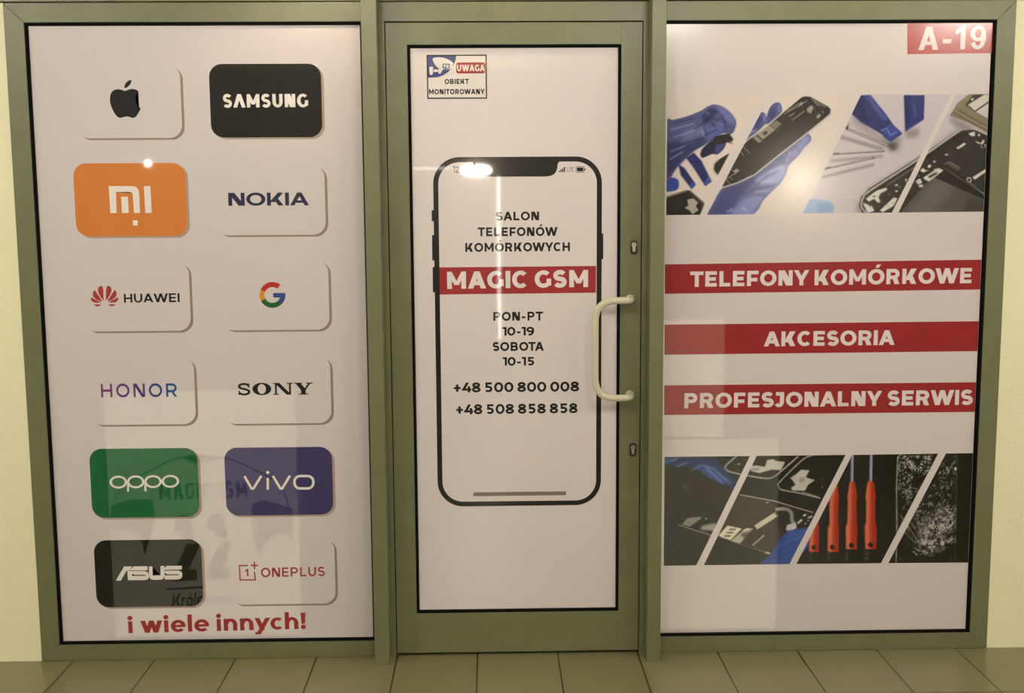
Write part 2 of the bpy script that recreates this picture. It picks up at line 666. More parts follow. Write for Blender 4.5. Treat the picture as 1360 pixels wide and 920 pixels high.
def place(polys, p0, p1, h, Y=None, slant=0.):
    """unit-width polygons onto the photo line p0 -> p1 (baseline), capital height h in photo pixels"""
    out = []
    x0, z0 = at(p0[0], p0[1], GL if Y is None else Y)
    x1, z1 = at(p1[0], p1[1], GL if Y is None else Y)
    xa, za = at((p0[0] + p1[0]) / 2, (p0[1] + p1[1]) / 2, GL if Y is None else Y)
    xb, zb = at((p0[0] + p1[0]) / 2, (p0[1] + p1[1]) / 2 - h, GL if Y is None else Y)
    H = zb - za
    for q in polys:
        out.append([(x0 + (x1 - x0) * a + slant * H * b, z0 + (z1 - z0) * a + H * b) for a, b in q])
    return out


def lettering(s, p0, p1, h, mat, parent, layer=2, label=None, **kw):
    o = flat('lettering', place(layout(s, **kw), p0, p1, h), mat, parent, layer)
    if label:
        o['label'] = label
    return o


# ================================================================== SETTING
XL = (at(4, 4)[0] + at(56, 877)[0]) / 2          # left edge of the shop front
XR = (at(1351, 2)[0] + at(1309, 857)[0]) / 2
ZH = 2.3722                                        # underside of the header
MLa, MLb = at(480, 20, MF)[0] * .5 + at(497, 870, MF)[0] * .5, at(500.5, 20, MF)[0] * .5 + at(516.5, 870, MF)[0] * .5
MRa, MRb = at(866.8, 20, MF)[0] * .5 + at(858.5, 865, MF)[0] * .5, at(886, 20, MF)[0] * .5 + at(876.5, 865, MF)[0] * .5
DL_, DR_ = -.397, .503                             # door leaf
LW = (-1.6465, MLa - .004, .0615, 2.3060)          # left glass opening x0 x1 z0 z1 (gasket inside)
RW = (MRb + .002, 1.7554, .0615, 2.3060)
DW = (-.3225, .4290, .1640, 2.2262)

tag(MB().box(-7, 7, FAR - .3, 3.2, -.12, 0).build('floor', M['floor']), kind='structure')
tag(MB().box(-7, 7, FAR - .3, -.0, CEIL, CEIL + .1).build('ceiling', M['ceiling']), kind='structure')
tag(MB().box(-7, 7, FAR - .12, FAR, 0, CEIL).build('wall_opposite', M['corridor']), kind='structure')
tag(MB().box(-7, XL, 0, .14, 0, ZH).build('wall_left', M['wall']), kind='structure')
tag(MB().box(XR, 7, 0, .14, 0, ZH).build('wall_right', M['wall']), kind='structure')
# header beam over the whole front, then the bulkhead above it
tag(MB().box(-7, 7, -.004, .12, ZH + .003, ZH + .16).build('trim_1', M['frame'], bevel=.002), kind='structure')
tag(MB().box(-7, 7, .0, .14, ZH + .16, CEIL).build('wall_above', M['wall']), kind='structure')
# shop room behind the film: back wall and side walls, unlit paint
mi = base_mat('shop wall paint', (.16, .15, .14), rough=.8)
M['inside'] = varied(mi, (.15, .14, .13), (.18, .17, .15), 4)
tag(MB().box(-2.6, 2.6, 2.9, 3.0, 0, CEIL).build('wall_back', M['inside']), kind='structure')
tag(MB().box(-2.6, 2.6, .14, 3.0, 2.75, 2.8).build('ceiling_inside', M['inside']), kind='structure')
tag(MB().box(-2.6, -2.5, .14, 2.9, 0, 2.75).build('wall_inner_left', M['inside']), kind='structure')
tag(MB().box(2.5, 2.6, .14, 2.9, 0, 2.75).build('wall_inner_right', M['inside']), kind='structure')
# the two deep mullions either side of the door
tag(MB().box(MLa, MLb, MF, .05, 0, CEIL - .001).build('trim_2', M['frame'], bevel=.0015), kind='structure')
tag(MB().box(MRa, MRb, MF, .05, 0, CEIL - .001).build('trim_3', M['frame'], bevel=.0015), kind='structure')


def frame_rails(x0, x1, z0, z1, ox0, ox1, oz0, oz1, y0, y1, cut=.0006):
    """four mitred rails; a hair of a gap along each mitre"""
    mb = MB()
    c = cut
    mb.prism([(ox0, oz1), (ox1, oz1), (x1, z1), (x0, z1)], y0, y1)
    mb.prism([(ox0, oz0), (x0, z0), (x1, z0), (ox1, oz0)], y0, y1)
    mb.prism([(ox0, oz1 - c), (x0, z1 - c), (x0, z0 + c), (ox0, oz0 + c)], y0, y1)
    mb.prism([(ox1, oz1 - c), (ox1, oz0 + c), (x1, z0 + c), (x1, z1 - c)], y0, y1)
    return mb


def gasket(x0, x1, z0, z1, parent, t=.0095, y0=.0015, y1=.02):
    mb = MB()
    mb.prism([(x0, z1), (x1, z1), (x1 - t, z1 - t), (x0 + t, z1 - t)], y0, y1)
    mb.prism([(x0, z0), (x0 + t, z0 + t), (x1 - t, z0 + t), (x1, z0)], y0, y1)
    mb.prism([(x0, z1), (x0 + t, z1 - t), (x0 + t, z0 + t), (x0, z0)], y0, y1)
    mb.prism([(x1, z1), (x1, z0), (x1 - t, z0 + t), (x1 - t, z1 - t)], y0, y1)
    return mb.build('gasket', M['gasket'], parent)


def window(name, o, wx0, wx1, wz0, wz1, ox0, ox1, miter):
    w = tag(empty(name), kind='structure')
    fr = frame_rails(wx0, wx1, wz0, wz1, ox0, ox1, .001, ZH, -.003, .045).build('window_frame', M['frame'], w, bevel=.0012)
    gasket(wx0 - .001, wx1 + .001, wz0 - .001, wz1 + .001, w)
    MB().box(wx0 + .004, wx1 - .004, GL + .005, GL + .009, wz0 + .004, wz1 - .004).build('glass_pane', M['glass'], w)
    return w


window('window_1', None, *LW, XL, MLa + .001, 0)
window('window_2', None, *RW, MRb - .001, XR, 0)

# door: fixed jamb, leaf, gasket, glass, handle, two locks
door = tag(empty('door_1'), kind='structure')
jm = MB()
jm.box(MLb, DL_ - .0035, -.001, .05, 0, ZH)
jm.box(DR_ + .0035, MRa, -.001, .05, 0, ZH)
jm.box(DL_ - .0035, DR_ + .0035, -.001, .05, 2.306, ZH)
tag(jm.build('trim_4', M['frame'], bevel=.001), kind='structure')
tag(MB().box(DL_ - .0035, DR_ + .0035, .024, .05, 0, .006).build('trim_5', M['gasket']), kind='structure')
leaf = MB()
leaf.box(DL_, DW[0], -.002, .046, .0115, 2.3015)
leaf.box(DW[1], DR_, -.002, .046, .0115, 2.3015)
leaf.box(DW[0] - .0002, DW[1] + .0002, -.0015, .046, .0115, DW[2])
leaf.box(DW[0] - .0002, DW[1] + .0002, -.0015, .046, DW[3], 2.3015)
leaf.build('door_leaf', M['frame'], door, bevel=.001)
sl = MB()
sl.box(DL_ - .0033, DL_ - .0003, .012, .03, .007, 2.303)
sl.box(DR_ + .0003, DR_ + .0033, .012, .03, .007, 2.303)
sl.box(DL_ - .0033, DR_ + .0033, .012, .03, 2.3018, 2.3055)
sl.build('door_seal', M['gasket'], door)
gasket(DW[0] - .001, DW[1] + .001, DW[2] - .001, DW[3] + .001, door)
MB().box(DW[0] + .004, DW[1] - .004, GL + .005, GL + .009, DW[2] + .004, DW[3] - .004).build('glass_pane', M['glass'], door)

# cranked pull handle
hx, hz1 = at(838, 399, -.02)
_, hz0 = at(837, 527.5, -.02)
gx = at(790.5, 460, -.075)[0]
P = []
rb = .055
yo = -.052


def bend(a, c, b, n=8):
    """quadratic corner"""
    a, c, b = Vector(a), Vector(c), Vector(b)
    return [tuple(a * (1 - t) ** 2 + c * 2 * t * (1 - t) + b * t * t) for t in [k / n for k in range(n + 1)]]


yg = -.070
zt, zb_ = hz1 + .004, hz0 + .006
P += [(hx, -.002, zt)]
P += bend((hx, -.022, zt), (hx, yg + .008, zt), (hx - .03, yg + .003, zt), 6)
P += bend((gx + .075, yg, zt), (gx, yg - .002, zt), (gx, yg - .002, zt - .075), 12)
P += bend((gx, yg - .002, zb_ + .075), (gx, yg - .002, zb_), (gx + .075, yg, zb_), 12)
P += bend((hx - .03, yg + .003, zb_), (hx, yg + .008, zb_), (hx, -.022, zb_), 6)
P += [(hx, -.002, zb_)]
hd = MB().tube(P, .0125, 20).build('door_handle', M['cream_metal'], door)
hd['label'] = 'cream cranked pull handle'
for z in (zt, zb_):
    MB().tube([(hx, -.0018, z), (hx, -.006, z), (hx, -.0075, z)], [.0165, .0165, .0145], 20).build('rosette', M['cream_metal'], hd)


def lock(cx_, cz_):
    x, z = at(cx_, cz_, -.004)
    e = MB().prism(rrect(x - .0115, x + .0115, z - .0245, z + .0245, .008, 5), -.009, -.0015).build('lock_escutcheon', M['black_plastic'], door, bevel=.0015)
    e['label'] = 'black oval lock escutcheon'
    pr = [(x + .0085 * math.cos(R(a)), z + .0095 + .0085 * math.sin(R(a))) for a in range(-52, 233, 12)]
    pr += [(x - .0052, z - .0125), (x - .003, z - .0155), (x + .003, z - .0155), (x + .0052, z - .0125)]
    cm = MB().prism(pr[::-1], -.0115, -.004)
    cm.box(x - .0009, x + .0009, -.0119, -.011, z + .004, z + .014, 1)
    c = cm.build('lock_cylinder', [M['nickel'], M['dark_slot']], e)
    c['label'] = 'bright keyhole cylinder'


lock(841.9, 328.3)
lock(840.4, 597)

# ================================================================== LEFT WINDOW FILM: cards of phone makers
CR = .0455
CARDS = [  # tl, br, colour or None for a white card, label
    ((96, 86), (242.5, 183), None, 'white card with a black bitten fruit mark'),
    ((277, 85), (428.5, 182), (18, 17, 14), 'black card with white capitals in the top row'),
    ((96.5, 217), (249.5, 313), (208, 126, 56), 'orange card'),
    ((283, 219), (433, 311.5), None, 'white card with dark blue wide capitals'),
    ((107, 348), (254, 439), None, 'white card with a red petal mark'),
    ((290, 346), (438, 437.5), None, 'white card with a four-coloured ring letter'),
    ((115, 475), (260.5, 563), None, 'white card with purple to blue capitals'),
    ((293, 473), (440.5, 561.5), None, 'white card with black slab capitals'),
    ((118, 596), (265.5, 686), (6, 97, 52), 'green card'),
    ((297.5, 594.5), (443, 683), (56, 51, 100), 'violet card'),
    ((124, 717.5), (270.5, 804.5), (18, 17, 14), 'black card in the bottom row'),
    ((303, 716), (446, 801), None, 'white card with a red boxed mark'),
]
film_l = tag(empty('window_film', ((LW[0] + LW[1]) / 2, GL, LW[2] + .012)),
             'white printed film of phone maker cards covering the left shop window', 'window film')
g_ = .0105
outer_l = [(LW[0] + g_, LW[2] + g_), (LW[1] - g_, LW[2] + g_), (LW[1] - g_, LW[3] - g_), (LW[0] + g_, LW[3] - g_)]
white_l = ink('l', FILM, SEE)
holes = []
card_o = []
SHADE = ink('l', lin((142, 126, 112)))
for a, b, col, lab in CARDS:
    x0, x1, z0, z1 = rect_xz(a, b)
    if col:
        holes.append(rrect(x0, x1, z0, z1, CR))
holed('film_sheet', outer_l, holes, white_l, film_l)
for k, (a, b, col, lab) in enumerate(CARDS):
    x0, x1, z0, z1 = rect_xz(a, b)
    lp = rrect(x0, x1, z0, z1, CR, 14)
    # the printed drop shadow: a crescent to the lower right
    sx, sz = .0090, -.0066
    cres = []
    n = len(lp)
    for i in range(n):
        p, q = lp[i], lp[(i + 1) % n]
        ex, ez = q[0] - p[0], q[1] - p[1]
        if ex * -sz + ez * sx < -1e-9:      # outward normal (ez,-ex) . shift
            pass
        if ez * sx - ex * sz > 0:
            cres.append([p, (p[0] + sx, p[1] + sz), (q[0] + sx, q[1] + sz), q])
    if col:
        c = holed('logo_card', lp, [], ink('l', lin(col), SEE * .5), film_l, 0)
        flat('card_drop_shadow', cres, ink('l', lin((165, 148, 134))), c, 1)
    else:
        c = flat('logo_card', cres, SHADE, film_l, 1)
    c['label'] = lab
    card_o.append(c)

BLACK = ink('l', LETTER)
WHITE = ink('l', (.78, .74, .71))
REDL = ink('l', (.33, .03, .033))


def crop(pts, x0, y0, k):
    return [(x0 + p[0] / k, y0 + p[1] / k) for p in pts]


def smooth(pts, n=5, closed=True):
    """Catmull-Rom through the points; a point given as a triple is a sharp corner"""
    out = []
    m = len(pts)
    for i in range(m if closed else m - 1):
        p1, p2 = pts[i], pts[(i + 1) % m]
        p0 = pts[i - 1] if (closed or i) else p1
        p3 = pts[(i + 2) % m] if (closed or i + 2 < m) else p2
        if len(p1) > 2:
            p0 = p1
        if len(p2) > 2:
            p3 = p2
        for k in range(n):
            t = k / n
            out.append(tuple(.5 * (2 * p1[j] + (p2[j] - p0[j]) * t + (2 * p0[j] - 5 * p1[j] + 4 * p2[j] - p3[j]) * t * t + (3 * p1[j] - p0[j] - 3 * p2[j] + p3[j]) * t ** 3) for j in (0, 1)))
    if not closed:
        out.append(tuple(pts[-1][:2]))
    return out


# fruit mark
K1 = 15.33
body = smooth([(393, 318, 1), (330, 295), (265, 283), (180, 300), (115, 365), (92, 480), (110, 610), (165, 735), (230, 830), (300, 866), (370, 850), (433, 838), (500, 850), (560, 866), (620, 840), (680, 755), (722, 668, 1), (660, 625), (622, 560), (612, 480), (635, 395), (682, 340, 1), (640, 300), (570, 280), (500, 283), (440, 303)])
leafm = smooth([(528, 88, 1), (455, 120), (400, 185), (383, 262, 1), (440, 245), (500, 190), (526, 135)])
flat('emblem', [px(crop(body, 140, 100, K1)), px(crop(leafm, 140, 100, K1))], BLACK, card_o[0], 2)
lettering('SΛMSUNG', (296.5, 142.8), (409.5, 142.2), 17.6, WHITE, card_o[1], tv=.27, th=.2, widen=.86, sb=.07, track=.02)
# orange card: m and i of three bars and an arch, and a dot
K2 = 13.15
arch = [(190, 145), (600, 145), (650, 153), (690, 180), (715, 225), (722, 290), (738, 615), (630, 615), (612, 310), (600, 272), (560, 250), (315, 250), (328, 615), (218, 615)]
flat('emblem', [px(crop(q, 130, 236, K2)) for q in (arch, [(405, 330), (525, 330), (540, 615), (420, 615)], [(803, 145), (918, 145), (940, 615), (828, 615)], [(612, 745), (695, 745), (695, 832), (612, 832)])], WHITE, card_o[2], 2)
NAVY = ink('l', (.02, .022, .06))
lettering('NOKIA', (303.5, 273.2), (410.5, 272.6), 17.2, NAVY, card_o[3], tv=.27, th=.19, widen=1.18, sb=.06)
# red petals
K3 = 10.46
pet = [[(255, 300), (243, 300), (215, 102), (170, 112), (156, 150), (175, 215), (238, 306)],
       [(222, 318), (112, 155), (85, 195), (92, 250), (150, 298)],
       [(205, 332), (62, 258), (62, 295), (95, 328), (140, 333)],
       [(210, 357), (100, 358), (130, 383), (165, 384)]]
pet = [smooth([(q[0][0], q[0][1], 1)] + [(a, b) for a, b in q[1:]], 4) if 0 else q for q in pet]
pet[0] = [(238, 306), (232, 150), (218, 102), (190, 104), (165, 122), (156, 155), (168, 205), (200, 262)]
right = [[(2 * 252 - a, b - 2) for a, b in q] for q in pet]
flat('emblem', [px(crop(q, 115, 370, K3)) for q in pet + right], REDL, card_o[4], 2)
lettering('HUAWEI', (164.8, 401.9), (238.8, 401), 11.8, BLACK, card_o[4], tv=.225, th=.185, widen=1.02, sb=.09)
# ring letter in four colours
gm = [ink('l', lin(c)) for c in ((176, 40, 38), (205, 145, 40), (22, 92, 45), (50, 70, 135))]
gc, gr_ = (361.9, 391.5), 17.3
G = []


def ring(a0, a1, i):
    for q in arc(gc[0], gc[1], gr_, gr_, a0, a1, 6.6, 6.8):
        G.append((i, px(q)))


ring(-52, -156, 0)
ring(-156, -208, 1)
ring(-208, -312, 2)
ring(-312, -360, 3)
G.append((3, px([(363, 389), (379, 389), (379.1, 395), (363, 395)])))
flat('emblem', G, gm, card_o[5], 2)
# capitals running from purple to blue
hp = place(layout('HONOR', tv=.175, th=.17, track=.17), (134.6, 527.6), (235.4, 526.8), 18)
hm = [ink('l', lin(c)) for c in ((118, 52, 112), (98, 48, 118), (78, 52, 122), (48, 62, 128), (30, 78, 132))]
xs = [min(p[0] for p in q) for q in hp]
lo, hi = min(xs), max(p[0] for q in hp for p in q)
flat('lettering', [(min(4, int((sum(p[0] for p in q) / len(q) - lo) / (hi - lo) * 5)), q) for q in hp], hm, card_o[6], 2)


# slab-serif capitals
def slab():
    out = []
    x = 0
    tv, th, sw, sh = .30, .10, .13, .085
    # S
    out += [[(a * 1.0, b) for a, b in q] for q in band(arcpts(.44, .735, .30, .205, 15, 250)[:-1] + arcpts(.44, .27, .32, .215, 70, -165), .17)]
    out += bx(.70, .79, .62, .98) + bx(.08, .17, .02, .38)
    x = .98
    out += [[(x + a, b) for a, b in q] for q in arc(.60, .5, .60, .52, 0, 360, .34, .11, 40)]
    x = 2.30
    nn = bx(.12, .12 + .12, 0, 1) + bx(1.02, 1.14, 0, 1) + dg(.86, 0, .10, 1, .30) + bx(0, .36, 0, sh) + bx(0, .34, 1 - sh, 1) + bx(.88, 1.28, 1 - sh, 1)
    out += [[(x + a, b) for a, b in q] for q in nn]
    x = 3.66
    yy = bx(.42, .42 + tv, 0, .5) + bx(.27, .27 + .60, 0, sh) + dg(.42, .38, .04, 1, .34) + dg(.58, .38, .92, 1, .14) + bx(0, .50, 1 - sh, 1) + bx(.76, 1.18, 1 - sh, 1)
    out += [[(x + a, b) for a, b in q] for q in yy]
    xs = [p[0] for q in out for p in q]
    a0, a1 = min(xs), max(xs)
    return [[((a - a0) / (a1 - a0), b) for a, b in q] for q in out]


flat('lettering', place(slab(), (316.3, 524.6), (415.7, 523.6), 15.8), BLACK, card_o[7], 2)
# round wide lower-case letters on the green card (drawn in photo units)
q = []
for i, cx in enumerate((157.2, 180.3, 203.3, 226.3)):
    q += arc(cx, 640 - i * .35, 11.6, 8.5, 0, 360, 3.0, 2.6, 36)
    if i in (1, 2):
        q += bx(cx - 11.6, cx - 8.8, 639, 652.8 - i * .3)
flat('lettering', [px(p) for p in q], WHITE, card_o[8], 2)
q = []
q += band([(324.6, 632.2), (334.2, 648.5), (336.6, 648.5), (347.0, 631.8)], 3.2)
q += band([(355.6, 634.5), (355.6, 650)], 3.2) + [[(355.6, 624.6), (358.2, 627.2), (355.6, 629.8), (353, 627.2)]]
q += band([(362.4, 631.8), (372.4, 648.4), (374.8, 648.4), (385.2, 631.4)], 3.2)
q += band(rrect(391, 416.2, 631.9, 648.4, 7.6, 8), 3.2, True)
flat('lettering', [px(p) for p in q], WHITE, card_o[9], 2)
# slanted cut capitals on the lower black card
K5 = 11.333
A_ = [[(155, 350), (283, 135), (400, 135), (372, 195), (318, 200), (232, 350)],
      [(395, 165), (425, 135), (636, 133), (636, 195), (372, 195)],
      [(330, 205), (590, 205), (640, 222), (655, 255), (655, 300), (640, 328), (590, 342), (342, 342), (335, 285)],
      [(655, 135), (708, 135), (712, 270), (830, 268), (828, 128), (886, 128), (893, 290), (870, 322), (835, 335), (710, 337), (672, 318), (658, 280)],
      [(886, 160), (925, 127), (1152, 125), (1152, 182), (886, 187)],
      [(895, 200), (1100, 198), (1145, 215), (1158, 250), (1155, 290), (1132, 318), (1090, 330), (893, 332), (900, 290)]]
cutm = ink('l', lin((18, 17, 14)))
Cc = [[(402, 240), (440, 262), (600, 262), (608, 277), (402, 277)], [(895, 234), (935, 254), (1095, 254), (1102, 268), (900, 268)]]
flat('lettering', [px(crop(p, 140, 740, K5)) for p in A_], WHITE, card_o[10], 2)
for p in Cc:
    flat('letter_gap', [px(crop(p, 140, 740, K5))], cutm, card_o[10], 3)
# red boxed figure with a plus
K6 = 10.46
q = [[(75, 105), (203, 105), (203, 122), (90, 122)], [(75, 105), (90, 105), (103, 322), (84, 322)], [(84, 306), (315, 303), (315, 320), (84, 322)], [(283, 200), (301, 200), (315, 320), (296, 320)],
     [(240, 101), (345, 101), (345, 120), (240, 120)], [(282, 62), (301, 62), (303, 165), (285, 165)], [(185, 160), (206, 160), (210, 262), (190, 262)], [(160, 182), (190, 160), (190, 182), (160, 198)]]
flat('emblem', [px(crop(p, 310, 740, K6)) for p in q], REDL, card_o[11], 2)
lettering('ONEPLUS', (346.8, 766.2), (431.6, 764.6), 12.3, REDL, card_o[11], tv=.185, th=.165, track=.05, widen=.92, sb=.09)
lettering('i wiele innych!', (170.2, 840.6), (406.4, 834.7), 21.5, REDL, film_l, tv=.235, th=.18, sb=.075)

# ================================================================== DOOR FILM
film_d = tag(empty('door_film', ((DW[0] + DW[1]) / 2, GL, DW[2] + .012)),
             'white printed film on the door glass with a large phone outline and opening hours', 'door film')
flat('film_sheet', [[(DW[0] + g_, DW[2] + g_), (DW[1] - g_, DW[2] + g_), (DW[1] - g_, DW[3] - g_), (DW[0] + g_, DW[3] - g_)]], ink('d', FILM), film_d, 0)
BLACKD, WHITED, REDD = ink("d", LETTER), ink("d", (.72, .66, .66)), ink('d', RED)
x0, x1, z0, z1 = rect_xz((574.8, 208.7), (798, 670.2))
r_o, t_ = .094, .0180
cxs = rrect(x0, x1, z0, z1, r_o, 12)
cin = rrect(x0 + t_, x1 - t_, z0 + t_, z1 - t_, r_o - t_, 12)
q = [[cxs[i], cxs[(i + 1) % len(cxs)], cin[(i + 1) % len(cin)], cin[i]] for i in range(len(cxs))]
# notch
nt_ = smooth([(627, 213, 1), (631, 217), (632, 224), (636, 231), (646, 234.2), (664, 234.6, 1), (708, 234.4, 1), (727, 234.2), (736, 231), (740, 224), (741, 217), (745, 213, 1)], 4, False)
q.append(px(nt_))
for a, b, c, d in ((573.2, 576.8, 279, 293.6), (573.8, 577.4, 312, 345.8), (574.6, 578.2, 354.4, 388)):
    q.append(px([(a, c), (b, c), (b, d), (a + .3, d)]))
q.append(px([(798.5, 310), (801.2, 310), (801.2, 344), (798.5, 344)]))
ph = flat('phone_outline', q, BLACKD, film_d, 1)
ph['label'] = 'black phone outline with a notch'
x0, x1, z0, z1 = rect_xz((628.7, 653.6), (751.8, 657.4))
flat('home_bar', [rrect(x0, x1, z0, z1, .004, 4)], ink('d', lin((118, 108, 98))), film_d, 1)
lettering('12:00', (601.5, 229.2), (625.5, 229.2), 8.3, BLACKD, film_d, tv=.15, th=.14)
q = []
for i in range(4):
    q.append(px([(742 + i * 2.3, 228.4), (743.6 + i * 2.3, 228.4), (743.6 + i * 2.3, 226.6 - i * 1.7), (742 + i * 2.3, 226.6 - i * 1.7)]))
flat('signal_bars', q, BLACKD, film_d, 1)
lettering('LTE', (753.4, 227.8), (761.8, 227.8), 5.6, ink('d', (.12, .11, .10)), film_d, tv=.16, th=.14)
q = [px(p) for p in band(rrect(765, 776, 221.2, 228.6, 1.4, 4), .7, True)] + [px(rrect(766.2, 774.8, 222.4, 227.4, .8, 3)), px([(776.4, 223.8), (777.5, 223.8), (777.5, 226.2), (776.4, 226.2)])]
flat('battery_icon', q, BLACKD, film_d, 1)
kw = dict(tv=.262, th=.225)
for s, a, b, h in (('SALON', (658.8, 292.8), (716, 292.4), 11.6), ('TELEFONÓW', (634.6, 313.7), (740.6, 313.2), 11.8), ('KOMÓRKOWYCH', (618, 334.4), (757, 333.4), 11.8),
                   ('PON-PT', (655.2, 426), (721.2, 425.4), 11.8), ('10-19', (667.3, 445.6), (709.4, 445.2), 11.4), ('SOBOTA', (654.4, 466), (722.4, 465.6), 11.8),
                   ('10-15', (667.8, 485.6), (709.5, 485.2), 11.4), ('+48 500 800 008', (602.8, 521.2), (769.2, 519.6), 13.2), ('+48 508 858 858', (606, 550.2), (767, 548.4), 13.2)):
    lettering(s, a, b, h, BLACKD, film_d, 1, **kw)
bar = flat('red_bar', [px([(583.6, 355), (791.6, 353), (791.4, 388.6), (584, 391)])], REDD, film_d, 1)
bar['label'] = 'red bar with the shop name in white capitals'
lettering('MAGIC GSM', (594, 383.6), (781, 381), 22.8, WHITED, bar, 2, tv=.29, th=.24, sb=.095)

# camera warning sticker on the door film
stk = tag(empty('warning_sticker', (at(606.6, 130.8, GL)[0], GL, at(606.6, 130.8, GL)[1])),
          'small camera warning sticker in the upper left corner of the door glass', 'sticker')
SB = 3
x0, x1, z0, z1 = rect_xz((566.6, 72.8), (646.9, 130.9))
flat('sticker_sheet', [[(x0, z0), (x1, z0), (x1, z1), (x0, z1)]], ink('d', (.70, .66, .64)), stk, SB)
e = .0042
q = [[(x0, z0), (x1, z0), (x1, z0 + e), (x0, z0 + e)], [(x0, z1 - e), (x1, z1 - e), (x1, z1), (x0, z1)], [(x0, z0), (x0 + e, z0), (x0 + e, z1), (x0, z1)], [(x1 - e, z0), (x1, z0), (x1, z1), (x1 - e, z1)]]
flat('sticker_border', q, BLACKD, stk, SB + 2)
bl = flat('blue_field', [px([(567.2, 73.6), (606, 73.4)] + arcpts(575, 72.5, 30.8, 30.6, 2, 80, 10) + [(567.4, 103.2)])], ink('d', lin((52, 68, 118))), stk, SB + 1)
K7 = 6.8
cam_p = [smooth([(782, 528), (815, 518), (880, 522), (940, 548), (968, 572, 1), (955, 612, 1), (925, 628), (880, 622), (858, 650), (850, 668, 1), (830, 662, 1), (838, 625), (805, 590), (785, 555)], 3),
         [(790, 626), (845, 632), (845, 648), (790, 652)], smooth([(752, 606), (780, 604), (784, 640), (778, 672), (756, 674), (750, 640)], 3)]
flat('emblem', [px(crop(p, 460, 0, K7)) for p in cam_p], ink('d', (.72, .68, .66)), bl, SB + 2)
lens = [[(876, 578), (930, 582), (926, 618), (872, 612)]]
flat('lens_mark', [px(crop(p, 460, 0, K7)) for p in band([(876, 578), (930, 582), (926, 618), (872, 612)], 9, True)] + [px(crop([(886, 606), (905, 588), (914, 590), (895, 610)], 460, 0, K7))], ink('d', lin((40, 48, 80))), bl, SB + 3)
x0, x1, z0, z1 = rect_xz((605.6, 83), (644.6, 97.4))
rp = flat('red_pill', [rrect(x0, x1, z0, z1, .009, 5)], ink('d', lin((150, 42, 38))), stk, SB + 1)
lettering('UWAGA', (607, 94.8), (644, 94.6), 8.8, WHITED, rp, SB + 2, tv=.29, th=.24)
lettering('OBIEKT', (590.6, 111.7), (622.8, 111.5), 6.8, BLACKD, stk, SB + 1, tv=.27, th=.23)
lettering('MONITOROWANY', (569.8, 125.3), (643.8, 125), 6.9, BLACKD, stk, SB + 1, tv=.27, th=.23)

# ================================================================== RIGHT WINDOW FILM
film_r = tag(empty('window_film', ((RW[0] + RW[1]) / 2, GL, RW[2] + .012)),
             'white printed film with repair photographs and red bars covering the right shop window', 'window film')
PAN = [  # photo panels: bl, br, tr, tl
    ((884.8, 285.6), (929.5, 285.2), (1014, 125.4), (886.5, 126)),
    ((938.7, 285.2), (1057, 283.8), (1134.5, 125), (1023.5, 125.3)),
    ((1066, 283.7), (1184.5, 282.2), (1263.8, 125.2), (1143.8, 125.6)),
    ((1193.3, 282.1), (1308.6, 280.9), (1315.4, 124.6), (1270, 125)),
    ((881.6, 751.0), (924.7, 750.6), (996, 605.4), (882.6, 606.6)),
    ((934.6, 750.4), (1048.5, 748.8), (1123, 604), (1005, 605.2)),
    ((1057.7, 748.7), (1170, 747.7), (1246, 602.2), (1131.8, 603.9)),
    ((1179.7, 747.6), (1288, 746.8), (1294.6, 601.6), (1256.3, 602)),
]
BARS = [((883, 351), (1306.8, 344.6), (1305.4, 384.4), (883, 390)),
        ((882.5, 431), (1303, 426.4), (1301.6, 466.2), (882.3, 471)),
        ((882.2, 511.6), (1299.6, 507.4), (1298.2, 546.8), (882, 551))]
outer_r = [(RW[0] + .006, RW[2] + g_), (RW[1] - g_ * 1.2, RW[2] + g_), (RW[1] - g_ * 1.2, RW[3] - g_), (RW[0] + .006, RW[3] - g_)]
xmin, xmax = RW[0] + .0066, RW[1] - g_ * 1.2 - .0006
pan_xz = [[(min(xmax, max(xmin, q[0])), q[1]) for q in px(p)] for p in PAN]
bar_xz = [[(min(xmax, max(xmin, q[0])), q[1]) for q in px(p)] for p in BARS]
holed('film_sheet', outer_r, pan_xz + bar_xz, ink('r', FILM, SEE), film_r)
WHITER = ink("r", (.70, .635, .635))
redr = ink('r', RED, SEE * .7)
for lp, s, a, b, h in ((bar_xz[0], 'TELEFONY KOMÓRKOWE', (916.4, 380.8), (1290, 375.8), 20.2), (bar_xz[1], 'AKCESORIA', (1014.4, 459.9), (1188, 457.8), 19.6), (bar_xz[2], 'PROFESJONALNY SERWIS', (908.8, 541.9), (1291.8, 537.2), 19.8)):
    b_ = holed('red_bar', lp, [], redr, film_r)
    lettering(s, a, b, h, WHITER, b_, 1, tv=.275, th=.23, sb=.09)
# unit number
num = tag(empty('unit_number_sign', (at(1262, 71, GL)[0], GL, at(1262, 71, GL)[1])),
          'red unit number sign with white figures in the top right corner of the glass', 'sign')
flat('sign_sheet', [px([(1205, 27), (1322, 24.8), (1321, 70.4), (1205, 72)])], ink('r', lin((164, 54, 52))), num, 1)
